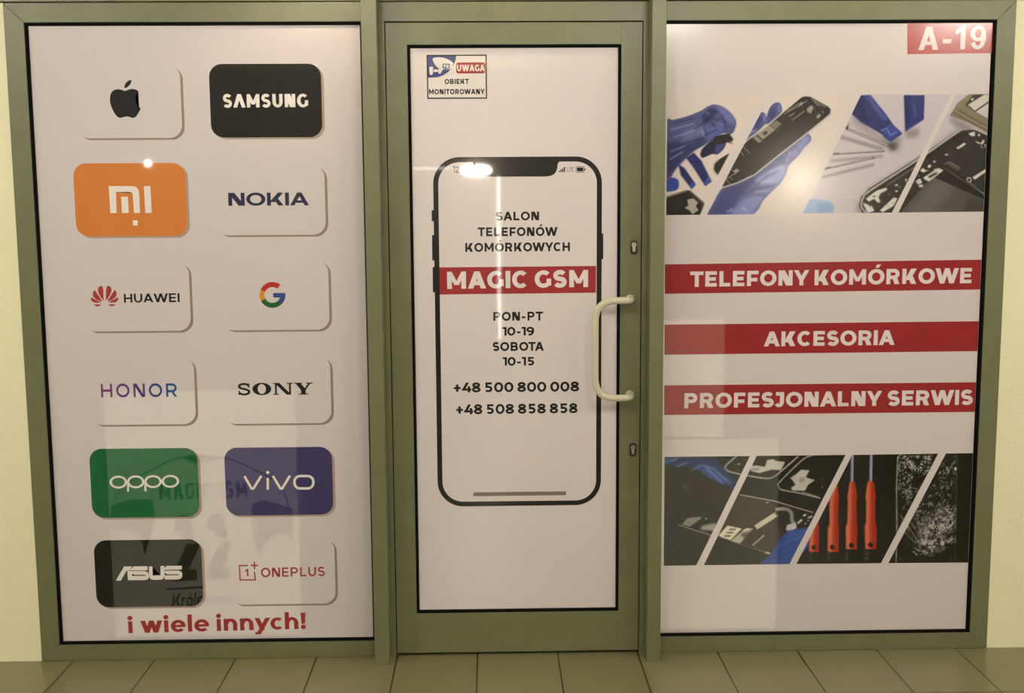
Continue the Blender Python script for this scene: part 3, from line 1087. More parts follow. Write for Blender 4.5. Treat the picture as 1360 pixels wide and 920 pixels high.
# figures in a plain sans: A - 1 9
q = dg(0, 0, .30, 1, .23) + dg(.61, 0, .31, 1, .23) + bx(.2, .66, .22, .37)
q += [[(1.0 + a, b) for a, b in p] for p in bx(0, .36, .27, .46)]
q += [[(1.52 + a, b) for a, b in p] for p in bx(.22, .42, 0, 1) + [[(0, .62), (.22, .74), (.42, 1.0), (.27, 1.0), (.0, .80)]]]
n9 = arc(.31, .67, .33, .34, 0, 360, .20, .15, 36) + arc(.30, .5, .345, .51, -150, 8, .20, .16, 26)
q += [[(2.16 + a, b) for a, b in p] for p in n9]
mx_ = max(a for p in q for a, b in p)
flat('lettering', place([[(a / mx_, b) for a, b in p] for p in q], (1219.4, 66.6), (1309.2, 65.0), 31), WHITER, num, 2)


# ------------------------------------------------------------------ printed photographs, painted onto fine coloured meshes
class Canvas:
    def __init__(self, x0, y0, x1, y1, k, bg):
        self.x0, self.y0, self.k = x0, y0, k
        self.w, self.h = int((x1 - x0) * k), int((y1 - y0) * k)
        self.a = np.empty((self.h, self.w, 3), np.float32)
        self.a[:] = bg
        self.o, self.s = (0, 0), 1.

    def frame(self, ox, oy, s):
        self.o, self.s = (ox, oy), s

    def pt(self, p):
        return ((self.o[0] + p[0] / self.s - self.x0) * self.k, (self.o[1] + p[1] / self.s - self.y0) * self.k)

    def mask(self, pts, blur):
        P = [self.pt(p) for p in pts]
        pad = int(blur * self.k * 3 + 2)
        xa = max(0, int(min(p[0] for p in P)) - pad)
        xb = min(self.w, int(max(p[0] for p in P)) + pad + 1)
        ya = max(0, int(min(p[1] for p in P)) - pad)
        yb = min(self.h, int(max(p[1] for p in P)) + pad + 1)
        if xb <= xa or yb <= ya:
            return None
        yy, xx = np.mgrid[ya:yb, xa:xb]
        m = np.zeros(xx.shape, np.float32)
        for sx, sy in ((.25, .25), (.75, .25), (.25, .75), (.75, .75)):
            ins = np.zeros(xx.shape, bool)
            for (ax, ay), (bx_, by) in zip(P, P[1:] + P[:1]):
                if ay == by:
                    continue
                c = ((ay > yy + sy) != (by > yy + sy)) & (xx + sx < (bx_ - ax) * (yy + sy - ay) / (by - ay) + ax)
                ins ^= c
            m += ins * .25
        s = blur * self.k
        if s > .3:
            r = int(s * 3) + 1
            kx = np.exp(-np.arange(-r, r + 1) ** 2 / (2 * s * s))
            kx /= kx.sum()
            m = np.pad(m, r)
            m = sum(kx[i] * m[i:m.shape[0] - 2 * r + i, :] for i in range(2 * r + 1))
            m = sum(kx[i] * m[:, i:m.shape[1] - 2 * r + i] for i in range(2 * r + 1))
        return m, (ya, yb, xa, xb)

    def poly(self, pts, col, blur=.35, alpha=1., sm=False):
        if sm:
            pts = smooth(pts, 5)
        r = self.mask(pts, blur)
        if r is None:
            return
        m, (ya, yb, xa, xb) = r
        m = (m * alpha)[..., None]
        self.a[ya:yb, xa:xb] = self.a[ya:yb, xa:xb] * (1 - m) + np.array(col, np.float32) * m

    def line(self, pts, w, col, blur=.35, alpha=1., sm=False):
        if sm:
            pts = smooth(pts, 5, False)
        for q in band(pts, w):
            self.poly(q, col, blur, alpha)

    def grain(self, pts, amp, cell, seed, col=(200, 195, 185), thr=0., blur=1.):
        """speckle inside a polygon"""
        r = self.mask(pts, blur)
        if r is None:
            return
        m, (ya, yb, xa, xb) = r
        g = np.random.RandomState(seed)
        n = np.zeros(m.shape, np.float32)
        for c, wgt in cell:
            h, w = m.shape[0] // c + 3, m.shape[1] // c + 3
            b = g.rand(h, w).astype(np.float32)
            yy, xx = np.mgrid[0:m.shape[0], 0:m.shape[1]].astype(np.float32) / c
            iy, ix = yy.astype(int), xx.astype(int)
            fy, fx = yy - iy, xx - ix
            n += wgt * ((b[iy, ix] * (1 - fx) + b[iy, ix + 1] * fx) * (1 - fy) + (b[iy + 1, ix] * (1 - fx) + b[iy + 1, ix + 1] * fx) * fy)
        n = np.clip((n - thr) * amp, 0, 1) * m
        self.a[ya:yb, xa:xb] = self.a[ya:yb, xa:xb] * (1 - n[..., None]) + np.array(col, np.float32) * n[..., None]

    def sample(self, X, Y):
        fx = np.clip((X - self.x0) * self.k - .5, 0, self.w - 1.01)
        fy = np.clip((Y - self.y0) * self.k - .5, 0, self.h - 1.01)
        ix, iy = fx.astype(int), fy.astype(int)
        ax, ay = (fx - ix)[..., None], (fy - iy)[..., None]
        a = self.a
        return (a[iy, ix] * (1 - ax) + a[iy, ix + 1] * ax) * (1 - ay) + (a[iy + 1, ix] * (1 - ax) + a[iy + 1, ix + 1] * ax) * ay


_photo_mats = {}


def photo_mat(see):
    if see in _photo_mats:
        return _photo_mats[see]
    m = base_mat('photo print %.2f' % see, (1, 1, 1), rough=.22, spec=.35, coat=1., coat_rough=COAT_R['r'])
    nt = m.node_tree
    at_ = nd(m, 'ShaderNodeAttribute', attribute_name='print')
    nt.links.new(at_.outputs['Color'], nt.nodes['Principled BSDF'].inputs['Base Color'])
    mx = nd(m, 'ShaderNodeMixShader')
    mx.inputs[0].default_value = see
    tr = nd(m, 'ShaderNodeBsdfTransparent')
    nt.links.new(nt.nodes['Principled BSDF'].outputs[0], mx.inputs[1])
    nt.links.new(tr.outputs[0], mx.inputs[2])
    nt.links.new(mx.outputs[0], nt.nodes['Material Output'].inputs[0])
    _photo_mats[see] = m
    return m


def photo_panel(pix, xz, cv, factor, parent, label):
    """pix: bl br tr tl in the photo; xz the same corners on the film"""
    nu, nv = max(2, int(abs(pix[1][0] - pix[0][0]) * 1.6)), int(abs(pix[0][1] - pix[3][1]) * 1.6)
    u, v = np.meshgrid(np.linspace(0, 1, nu + 1), np.linspace(0, 1, nv + 1))

    def bil(c, j):
        return (c[0][j] * (1 - u) + c[1][j] * u) * (1 - v) + (c[3][j] * (1 - u) + c[2][j] * u) * v
    X, Z = bil(xz, 0), bil(xz, 1)
    c = cv.sample(bil(pix, 0), bil(pix, 1)) / 255.
    c = np.where(c <= .04045, c / 12.92, ((c + .055) / 1.055) ** 2.4)
    c = np.clip((c - .012) / np.array(factor), .004, .85)
    co = np.stack([X, np.full_like(X, GL), Z], -1).reshape(-1, 3)
    i = np.arange((nu + 1) * (nv + 1)).reshape(nv + 1, nu + 1)
    quads = np.stack([i[:-1, :-1], i[:-1, 1:], i[1:, 1:], i[1:, :-1]], -1).reshape(-1, 4)
    me = bpy.data.meshes.new('photo_panel')
    me.from_pydata(co.tolist(), [], quads.tolist())
    ca = me.color_attributes.new('print', 'FLOAT_COLOR', 'POINT')
    rgba = np.concatenate([c.reshape(-1, 3), np.ones((c.shape[0] * c.shape[1], 1))], 1)
    ca.data.foreach_set('color', rgba.astype(np.float32).ravel())
    o = inv_parent(link('photo_panel', me, parent, [photo_mat(SEE * .5)]))
    o['label'] = label
    return o


# ---- upper strip: gloved hands and an opened phone, pry tools, an opened phone
WP = (222, 202, 186)
C = Canvas(876, 118, 1324, 292, 2, WP)
C.frame(870, 110, 4.842)
DB, MBl, LB = (42, 46, 84), (77, 81, 122), (120, 122, 158)
# left panel
C.poly([(150, 520), (190, 545), (262, 650), (235, 682), (165, 590)], (34, 42, 88), .5)
C.poly([(200, 480), (250, 445), (300, 500), (365, 632), (322, 662), (255, 555)], (36, 44, 94), .5)
C.poly([(318, 645), (340, 600), (365, 632), (325, 662)], (60, 78, 150), .4)
C.poly([(225, 660), (248, 625), (262, 655), (235, 682)], (58, 74, 145), .4)
C.poly([(60, 612), (120, 608), (150, 625), (152, 665), (130, 690), (60, 692)], (48, 70, 142), .5, sm=True)
C.poly([(60, 735), (200, 688), (225, 690), (318, 772), (290, 850), (60, 852)], (38, 36, 33), .4)
C.poly([(60, 735), (200, 688), (212, 694), (62, 745)], (120, 112, 100), .4)
C.poly([(225, 690), (318, 772), (300, 832), (290, 850), (305, 780), (216, 696)], (82, 76, 68), .5)
C.poly([(205, 750), (245, 740), (278, 768), (262, 792), (280, 818), (240, 845), (222, 820), (190, 805), (215, 785)], (172, 160, 142), .4)
C.poly([(100, 770), (170, 745), (180, 800), (110, 830)], (52, 50, 46), .8)
glove = [(70, 262), (120, 236), (200, 215), (290, 180), (340, 150), (385, 138), (440, 155), (490, 195), (520, 240), (520, 280), (495, 325), (440, 322), (400, 345), (310, 402), (250, 437), (200, 478), (140, 542), (70, 622)]
C.poly(glove, MBl, .4, sm=True)
C.poly([(75, 380), (180, 370), (300, 330), (330, 380), (250, 435), (140, 540), (70, 615)], DB, 1.6, .75)
C.poly([(300, 215), (350, 160), (410, 175), (370, 220), (320, 280)], (34, 38, 78), 1.3, .8)
C.poly([(200, 300), (340, 260), (330, 330), (240, 380), (160, 400)], LB, 2.2, .55)
C.poly([(385, 142), (440, 158), (505, 220), (518, 270), (470, 250), (420, 190)], (108, 114, 168), 1.2, .8)
C.poly([(340, 300), (430, 240), (455, 290), (400, 340), (345, 360)], (92, 100, 156), 1., .7)
for a, b in (((90, 420), (190, 385)), ((85, 470), (185, 420)), ((85, 520), (170, 460)), ((190, 385), (320, 350)), ((250, 300), (345, 225)), ((310, 260), (330, 330)), ((330, 225), (420, 235)), ((380, 270), (450, 250)), ((360, 240), (385, 290)), ((120, 260), (250, 225)), ((310, 340), (400, 300)), ((430, 200), (460, 300)), ((90, 570), (150, 500))):
    C.line([a, b], 8, (36, 40, 84), .7, .8)
for a, b in (((100, 300), (250, 260)), ((100, 440), (190, 405)), ((95, 490), (180, 440)), ((330, 190), (350, 200)), ((390, 260), (440, 262)), ((300, 300), (318, 345)), ((120, 350), (260, 300))):
    C.line([a, b], 9, (150, 152, 196), .8, .65)
C.poly([(292, 452), (312, 412), (395, 345), (450, 330), (470, 345), (455, 395), (435, 430), (400, 458), (368, 455), (310, 479), (295, 470)], (30, 32, 62), .5, sm=True)
C.poly([(395, 370), (450, 345), (450, 400), (420, 440), (385, 450)], (72, 78, 132), 1., .8)
C.poly([(380, 345), (478, 322), (505, 360), (490, 388), (462, 378), (440, 385), (372, 400)], (22, 20, 22), .4)
C.line([(485, 372), (501, 394)], 9, (150, 138, 120), .3)
C.poly([(395, 500), (470, 455), (480, 450), (405, 590), (375, 555), (378, 525)], (30, 28, 26), .4)
C.line([(400, 592), (376, 560), (380, 520), (410, 492)], 7, (175, 164, 146), .4)
# second panel
C.frame(870, 110, 4.842)
f1 = [(560, 400), (600, 320), (625, 240), (650, 200), (680, 186), (708, 196), (716, 225), (712, 260), (640, 330)]
f2 = [(712, 262), (722, 200), (745, 150), (775, 127), (800, 128), (814, 150), (812, 195), (760, 245)]
C.poly(f1, MBl, .4, sm=True)
C.poly(f2, MBl, .4, sm=True)
C.poly([(640, 240), (665, 205), (690, 215), (680, 270), (640, 300)], (46, 52, 98), 1.2, .8)
C.poly([(735, 200), (755, 160), (775, 165), (770, 215), (740, 240)], (46, 52, 98), 1.2, .8)
C.line([(600, 325), (650, 300)], 8, (160, 160, 205), .7, .8)
C.line([(700, 205), (706, 245)], 10, (140, 142, 190), .8, .8)
C.line([(795, 140), (803, 190)], 10, (140, 142, 190), .8, .8)
hand = [(335, 850), (450, 660), (620, 600), (700, 545), (780, 480), (880, 400), (960, 330), (985, 325), (1004, 345), (1000, 375), (960, 415), (920, 470), (860, 530), (845, 580), (810, 640), (770, 680), (700, 750), (615, 850)]
C.poly(hand, (100, 103, 143), .4, sm=True)
C.poly([(335, 850), (450, 665), (560, 640), (700, 560), (560, 720), (470, 850)], (60, 65, 108), 2., .85)
C.poly([(640, 620), (760, 545), (850, 510), (840, 580), (780, 650), (680, 660)], (160, 162, 204), 2., .8)
C.poly([(860, 470), (960, 345), (995, 345), (985, 380), (900, 470)], (138, 140, 188), 1.5, .8)
C.poly([(480, 850), (560, 760), (650, 720), (700, 740), (610, 850)], (140, 142, 190), 1.8, .7)
for a, b in (((700, 560), (780, 520)), ((720, 600), (800, 560)), ((790, 480), (840, 520)), ((840, 440), (870, 490)), ((660, 650), (720, 600)), ((600, 690), (780, 650)), ((560, 720), (640, 690)), ((480, 700), (560, 690)), ((900, 400), (925, 440)), ((760, 500), (830, 470)), ((420, 760), (520, 700))):
    C.line([a, b], 8, (62, 66, 118), 1., .75)
for a, b in (((740, 570), (820, 540)), ((680, 640), (760, 620)), ((460, 830), (500, 810)), ((560, 800), (590, 820)), ((850, 500), (870, 440)), ((640, 700), (740, 690))):
    C.line([a, b], 9, (190, 190, 222), 1., .7)
ph_ = [(432, 668), (560, 405), (600, 365), (700, 300), (820, 195), (940, 95), (965, 86), (1000, 90), (1110, 150), (1130, 170), (1128, 195), (1000, 300), (860, 410), (720, 520), (640, 585), (520, 640)]
C.poly(ph_, (34, 32, 29), .4)
C.line([(432, 672), (520, 645), (640, 590), (720, 524), (860, 414), (1000, 306), (1128, 204), (1133, 175)], 9, (188, 178, 160), .4)
C.line([(560, 400), (610, 352), (700, 292), (820, 190)], 8, (196, 186, 168), .4)
C.poly([(620, 470), (860, 290), (1010, 175), (1060, 230), (860, 400), (640, 570), (610, 560)], (25, 23, 21), .8)
C.poly([(655, 330), (735, 270), (775, 300), (695, 362)], (150, 140, 120), .4)
C.poly([(735, 268), (790, 232), (822, 255), (775, 298)], (120, 112, 96), .4)
C.poly([(780, 240), (830, 205), (865, 222), (815, 262)], (54, 40, 38), .4)
C.poly([(690, 322), (715, 305), (728, 318), (705, 338)], (60, 56, 50), .4)
C.poly([(628, 350), (650, 335), (690, 372), (668, 385)], (140, 130, 112), .4)
for q in ([(975, 165), (1005, 140), (1022, 160), (1000, 195), (978, 185)], [(1035, 215), (1060, 195), (1066, 212), (1045, 232)], [(930, 130), (950, 118), (948, 140), (930, 150)]):
    C.poly(q, (150, 142, 124), .5)
for a, b in (((830, 200), (980, 115)), ((850, 180), (930, 130)), ((1000, 100), (1100, 155)), ((540, 425), (572, 465)), ((455, 618), (495, 658)), ((455, 620), (545, 560)), ((560, 400), (610, 450)), ((860, 215), (900, 190)), ((1020, 120), (1060, 150)), ((880, 240), (960, 180))):
    C.line([a, b], 6, (172, 162, 144), .4, .8)
C.poly([(500, 565), (525, 548), (545, 560), (520, 582)], (150, 140, 122), .4)
C.grain([(450, 640), (560, 430), (650, 370), (660, 420), (560, 560), (500, 630)], 3., [(3, .6), (6, .5)], 3, (120, 112, 98), .68, .6)
C.grain([(840, 200), (960, 95), (1110, 160), (1060, 225), (960, 180), (880, 240)], 3., [(3, .6), (6, .5)], 5, (130, 122, 106), .66, .6)
# third and fourth panel: a grey-lilac desk
C.frame(1090, 110, 4.842)
desk = (202, 186, 184)
C.poly([(-120, 846), (460, 840), (852, 70), (258, 70)], desk, .2)
C.poly([(490, 846), (1100, 840), (1100, 60), (860, 70)], desk, .2)
C.poly([(440, 300), (520, 360), (500, 440), (450, 430), (380, 380)], (100, 92, 92), 4., .6)
C.poly([(220, 200), (420, 360), (450, 410), (300, 330), (190, 240)], (112, 104, 106), 5., .6)
C.poly([(545, 300), (640, 290), (625, 345), (550, 356)], (112, 104, 104), 3., .7)
C.poly([(200, 195), (258, 80), (320, 78), (420, 200), (470, 270), (525, 322), (450, 375), (395, 330), (260, 250)], (42, 49, 98), .4)
C.poly([(285, 80), (320, 80), (440, 240), (400, 240), (330, 150)], (82, 92, 148), 1.3, .7)
C.poly([(200, 195), (258, 84), (280, 140), (330, 280), (260, 250)], (32, 38, 84), 1.8, .8)
C.poly([(385, 300), (455, 262), (525, 322), (450, 378)], (58, 70, 132), .5)
C.line([(388, 308), (425, 290), (450, 335), (490, 312)], 7, (128, 142, 204), .4, .8)
C.line([(405, 340), (440, 365), (520, 328)], 6, (34, 42, 96), .4, .9)
C.poly([(536, 80), (668, 78), (664, 235), (545, 312)], (42, 50, 104), .4)
C.poly([(536, 80), (575, 80), (572, 250), (545, 312)], (30, 38, 88), 1., .85)
C.line([(600, 130), (612, 220)], 8, (90, 104, 170), 1., .7)
C.line([(560, 300), (662, 232)], 6, (92, 108, 180), .5, .8)
for (a, b), w, c in ((((130, 345), (400, 425)), 26, (150, 140, 138)), (((60, 500), (400, 470)), 20, (160, 148, 146)), (((10, 605), (345, 522)), 18, (148, 138, 136)), (((165, 292), (470, 415)), 17, (120, 110, 102)), (((80, 455), (410, 436)), 12, (96, 88, 82)), (((20, 552), (345, 478)), 12, (92, 84, 80))):
    C.line([a, b], w, c, 1. if w > 17 else .5)
for a, b in (((175, 296), (430, 398)), ((120, 450), (400, 433)), ((70, 538), (330, 480))):
    C.line([a, b], 4, (226, 214, 204), .4)
C.poly([(430, 385), (480, 380), (495, 415), (455, 440)], (70, 64, 62), 2., .8)
C.poly([(160, 290), (185, 258), (172, 300)], (40, 36, 36), .6)
C.poly([(-150, 836), (-100, 745), (0, 748), (60, 760), (88, 790), (80, 836)], (142, 166, 196), .5, sm=False)
C.poly([(-20, 775), (40, 775), (70, 800), (60, 830), (-30, 830)], (122, 148, 184), 2., .7)
# opened phone across both
C.poly([(220, 840), (250, 740), (300, 680), (640, 470), (860, 310), (960, 285), (1010, 290), (1110, 345), (1110, 850)], (128, 118, 110), 3., .6)
body2 = [(265, 835), (245, 790), (262, 730), (310, 680), (640, 470), (700, 430), (880, 310), (930, 290), (990, 290), (1050, 312), (1110, 345), (1110, 850), (300, 850)]
C.poly(body2, (56, 52, 48), .4)
C.line([(300, 845), (262, 795), (275, 735), (320, 690), (640, 482), (880, 318), (940, 296), (1000, 296), (1080, 330)], 11, (190, 180, 164), .4, 1., True)
C.line([(330, 840), (290, 790), (300, 745), (345, 700), (640, 505), (880, 345), (960, 318)], 8, (34, 31, 28), .5)
C.line([(420, 660), (640, 515)], 14, (92, 86, 78), .6)
C.poly([(500, 846), (720, 600), (800, 545), (900, 600), (1110, 740), (1110, 850)], (88, 82, 74), .7)
C.poly([(560, 846), (720, 640), (800, 570), (880, 600), (840, 720), (700, 846)], (108, 100, 92), 3., .8)
C.poly([(900, 846), (980, 720), (1110, 780), (1110, 850)], (70, 65, 59), 3., .8)
C.poly([(720, 600), (790, 545), (1090, 735), (1090, 760)], (48, 44, 40), .6)
C.poly([(800, 470), (930, 370), (1090, 420), (1090, 700), (1020, 660), (830, 540)], (60, 56, 51), .8)
C.poly([(810, 515), (830, 505), (905, 545), (890, 565)], (84, 78, 70), .5)
C.line([(800, 520), (835, 506), (905, 548)], 5, (130, 122, 108), .4)
for q in ([(290, 745), (340, 705), (365, 690), (420, 672), (430, 685), (385, 710), (372, 735), (385, 765), (368, 770), (345, 745), (310, 762)], [(270, 770), (330, 790), (345, 825), (300, 835)], [(380, 820), (470, 735), (495, 742), (470, 790), (400, 832)],
          [(610, 630), (640, 612), (655, 640), (628, 652)], [(628, 658), (655, 650), (664, 664), (640, 672)], [(540, 620), (558, 612), (552, 632)], [(470, 655), (500, 648), (490, 664)], [(475, 690), (500, 690), (490, 705)],
          [(640, 560), (660, 545), (675, 560), (700, 558), (660, 575)], [(690, 528), (710, 522), (712, 540), (692, 545)], [(720, 505), (740, 495), (742, 512)], [(660, 608), (760, 545), (795, 560), (700, 632), (675, 622)],
          [(875, 415), (930, 382), (942, 392), (890, 424)], [(800, 455), (825, 455), (815, 468)], [(985, 605), (1075, 548), (1085, 562), (1000, 620)], [(955, 322), (1000, 310), (1000, 340), (975, 340)], [(1000, 370), (1040, 385), (1055, 362), (1065, 372), (1045, 396), (1010, 384)], [(1015, 330), (1035, 325), (1030, 345)]):
    C.poly(q, (214, 204, 186), .4)
for q in ([(690, 600), (745, 568), (760, 580), (705, 612)], [(300, 775), (325, 785), (320, 800)], [(330, 730), (350, 722), (352, 735)]):
    C.poly(q, (84, 78, 68), .4)
C.line(arcpts(745, 563, 14, 12, 0, 360, 12), 6, (196, 186, 166), .3)
C.line(arcpts(962, 622, 14, 14, 0, 360, 12), 7, (206, 196, 180), .3)
C.line(arcpts(1055, 402, 14, 14, 0, 360, 12), 6, (196, 186, 170), .3)
C.line([(965, 640), (1062, 712)], 7, (196, 186, 170), .4)
C.line([(840, 560), (1080, 720)], 5, (24, 22, 20), .5)
C.grain([(300, 760), (420, 670), (640, 520), (640, 640), (480, 800), (350, 840)], 3., [(4, .6), (7, .5)], 8, (150, 142, 126), .72, 1.)
C.grain([(700, 500), (880, 350), (1090, 380), (1090, 540), (900, 560)], 3., [(4, .6), (7, .5)], 9, (34, 31, 28), .62, 1.)
# metal case, top right
C.poly([(830, 210), (868, 150), (880, 130), (960, 72), (1100, 72), (1100, 310), (1000, 270)], (132, 118, 92), .5)
C.poly([(850, 190), (900, 170), (1100, 290), (1100, 330), (1000, 275)], (104, 92, 70), 1., .9)
C.line([(868, 180), (1095, 300)], 8, (166, 152, 122), .6, .9)
C.poly([(935, 140), (985, 78), (1110, 72), (1110, 200), (1000, 185)], (56, 50, 42), .5)
C.poly([(950, 140), (1010, 105), (1060, 75), (1110, 72), (1110, 105), (1000, 180)], (210, 198, 178), .5)
C.poly([(1000, 182), (1110, 108), (1110, 240)], (206, 190, 182), .5)
C.line([(1000, 182), (1110, 110)], 8, (60, 54, 46), .4)
C.poly([(970, 105), (985, 95), (990, 105), (975, 115)], (224, 214, 196), .3)
C.poly([(835, 215), (1000, 280), (960, 290), (900, 300), (830, 240)], (112, 102, 98), 3., .7)

UP = (1.05, .95, .82)
LABS = ['printed photograph of a blue gloved hand with a pen tool', 'printed photograph of a gloved hand holding an opened phone', 'printed photograph of blue pry tools and screwdriver tips', 'printed photograph of the board of an opened phone']
for i in range(4):
    photo_panel(PAN[i], pan_xz[i], C, UP, film_r, LABS[i])

# ---- lower strip: phone boards on black, red screwdrivers, shattered glass
C = Canvas(876, 596, 1304, 758, 2, (32, 29, 25))
C.frame(870, 590, 5.413)
C.poly([(55, 95), (430, 90), (580, 250), (575, 330), (500, 292), (380, 240), (270, 170), (150, 155), (55, 150)], (36, 50, 84), 1.6, .9)
C.poly([(55, 98), (160, 96), (120, 130), (55, 148)], (58, 78, 122), .8, .9)
C.poly([(300, 170), (400, 170), (520, 250), (500, 290), (400, 245)], (50, 68, 112), 1.2, .9)
for a, b in (((150, 160), (235, 128)), ((250, 190), (340, 145)), ((120, 120), (165, 96)), ((360, 160), (480, 270)), ((430, 180), (540, 280)), ((340, 150), (430, 175))):
    C.line([a, b], 8, (120, 140, 184), 1., .75)
C.poly([(55, 190), (260, 190), (500, 320), (440, 420), (300, 520), (55, 540)], (40, 37, 33), 3., .8)
C.poly([(205, 270), (235, 290), (230, 330), (210, 330)], (84, 80, 72), 1.6, .7)
C.poly([(55, 540), (180, 590), (140, 640), (55, 620)], (38, 46, 72), 3., .7)
C.line([(165, 575), (400, 650), (470, 670), (830, 785)], 6, (150, 142, 126), .4)
C.poly([(190, 575), (235, 525), (325, 516), (335, 530), (250, 590)], (122, 116, 102), .6)
C.poly([(320, 600), (345, 580), (440, 560), (440, 620), (340, 615)], (150, 146, 132), 1.4, .9)
C.poly([(360, 528), (372, 522), (378, 535), (365, 540)], (140, 134, 120), .5)
# phone, upper middle
C.line([(590, 80), (510, 150), (510, 175), (540, 195), (660, 222), (800, 243), (850, 232), (890, 205), (1030, 85)], 10, (168, 160, 144), .5, 1., True)
C.poly([(600, 85), (530, 150), (530, 175), (660, 212), (800, 232), (880, 195), (1010, 85)], (42, 39, 35), .6)
C.poly([(680, 155), (720, 150), (790, 160), (805, 112), (845, 105), (880, 120), (935, 125), (905, 185), (840, 180), (750, 205), (690, 190)], (176, 168, 150), .5)
C.poly([(690, 170), (760, 168), (740, 188), (700, 185)], (120, 114, 102), .5, .7)
C.poly([(590, 140), (612, 130), (605, 150)], (140, 132, 118), .5)
C.grain([(530, 160), (620, 100), (680, 120), (660, 205), (560, 190)], 3, [(4, .6), (8, .5)], 13, (120, 112, 98), .7, .8)
# phone, upper right
C.line([(1130, 80), (1060, 110), (895, 270), (890, 300), (915, 325), (1050, 350), (1190, 385)], 9, (160, 152, 138), .5, 1., True)
C.poly([(1050, 180), (1110, 185), (1085, 235), (1150, 255), (1100, 290), (1080, 330), (990, 330), (975, 310), (1010, 290), (985, 250), (970, 240), (1010, 215)], (168, 158, 142), .5)
C.poly([(1035, 240), (1075, 235), (1080, 260), (1040, 275)], (120, 112, 100), .6, .7)
for i in range(9):
    C.poly([(1060 + i * 13, 333 + i * 4), (1066 + i * 13, 334 + i * 4), (1064 + i * 13, 348 + i * 4), (1058 + i * 13, 346 + i * 4)], (150, 142, 128), .4)
C.grain([(1090, 100), (1230, 90), (1220, 330), (1150, 300), (1120, 200)], 3, [(4, .6), (8, .5)], 17, (96, 88, 78), .75, .8)
# centre phone
C.poly([(610, 350), (860, 405), (1140, 490), (1010, 640), (830, 780), (440, 670)], (54, 47, 42), .6)
C.line([(605, 358), (860, 405), (1140, 488)], 7, (156, 148, 132), .4)
C.poly([(860, 415), (1130, 495), (1000, 640), (960, 640), (850, 560)], (26, 24, 21), .7)
C.poly([(800, 410), (820, 412), (816, 422), (795, 420)], (130, 120, 108), .4)
C.poly([(455, 650), (520, 578), (630, 602), (545, 690), (480, 668)], (196, 184, 156), .4)
C.line([(455, 650), (520, 578), (630, 602), (545, 690), (455, 660)], 5, (58, 52, 44), .3)
for i in range(3):
    for j in range(4):
        C.poly([(538 - i * 18 + j * 12, 602 + i * 24), (546 - i * 18 + j * 12, 603 + i * 24), (541 - i * 18 + j * 12, 615 + i * 24), (533 - i * 18 + j * 12, 613 + i * 24)], (50, 44, 38), .3)
C.poly([(545, 692), (640, 608), (708, 600), (610, 712)], (160, 150, 130), .4)
C.poly([(625, 620), (660, 598), (700, 605), (640, 625)], (186, 176, 156), .4)
C.line([(725, 595), (880, 495)], 36, (186, 174, 146), .4)
C.poly([(860, 490), (880, 482), (896, 500), (880, 515)], (70, 64, 54), .5)
C.line([(700, 725), (785, 650)], 12, (150, 142, 124), .5)
C.poly([(790, 768), (830, 776), (820, 790), (792, 782)], (150, 142, 126), .4)
C.poly([(610, 640), (700, 620), (760, 660), (690, 720)], (48, 44, 39), 1.5, .7)
C.line([(865, 465), (940, 462), (980, 490), (985, 540), (1000, 580), (975, 615)], 26, (150, 144, 134), .8, 1., True)
C.poly([(950, 575), (1010, 560), (1020, 600), (960, 625), (940, 610)], (170, 164, 150), .6)
for q in ([(1020, 560), (1055, 530), (1062, 545), (1030, 572)], [(1060, 505), (1085, 495), (1090, 510), (1068, 518)], [(1095, 520), (1130, 508), (1134, 522), (1100, 532)], [(1072, 565), (1090, 560), (1085, 578)], [(1090, 545), (1110, 540), (1108, 552)]):
    C.poly(q, (160, 152, 138), .4)
C.poly([(745, 858), (830, 790), (890, 690), (930, 640), (960, 618), (1100, 595), (1130, 560), (1130, 700), (1000, 860)], (42, 64, 118), .6)
C.poly([(960, 620), (1090, 600), (1050, 680), (930, 700)], (54, 80, 140), 1.4, .8)
for a, b in (((860, 770), (1020, 700)), ((900, 700), (1050, 640)), ((820, 820), (1000, 770)), ((930, 650), (1060, 615))):
    C.line([a, b], 10, (26, 44, 96), 1.1, .8)
# screwdrivers
C.frame(1080, 590, 5.413)


def driver(pts_l, pts_r, shaft, hole, col=(158, 58, 42)):
    if shaft:
        C.line(shaft, 20, (138, 134, 150), .4)
        C.line([(shaft[0][0] - 6, shaft[0][1]), (shaft[1][0] - 5, shaft[1][1])], 4, (96, 92, 104), .4)
    P = pts_l + pts_r[::-1]
    C.poly(P, col, .4)
    mid = [((a[0] * .62 + b[0] * .38), (a[1] + b[1]) / 2) for a, b in zip(pts_l, pts_r)]
    C.poly([(a[0] + 4, a[1]) for a in pts_l] + mid[::-1], (192, 108, 80), 1., .75)
    mid2 = [((a[0] * .36 + b[0] * .64), (a[1] + b[1]) / 2) for a, b in zip(pts_l, pts_r)]
    C.poly(mid2 + pts_r[::-1], (128, 36, 28), .9, .7)
    if hole:
        C.poly(arcpts(hole[0], hole[1], 17, 18, 0, 360, 16), (40, 10, 8), .4)


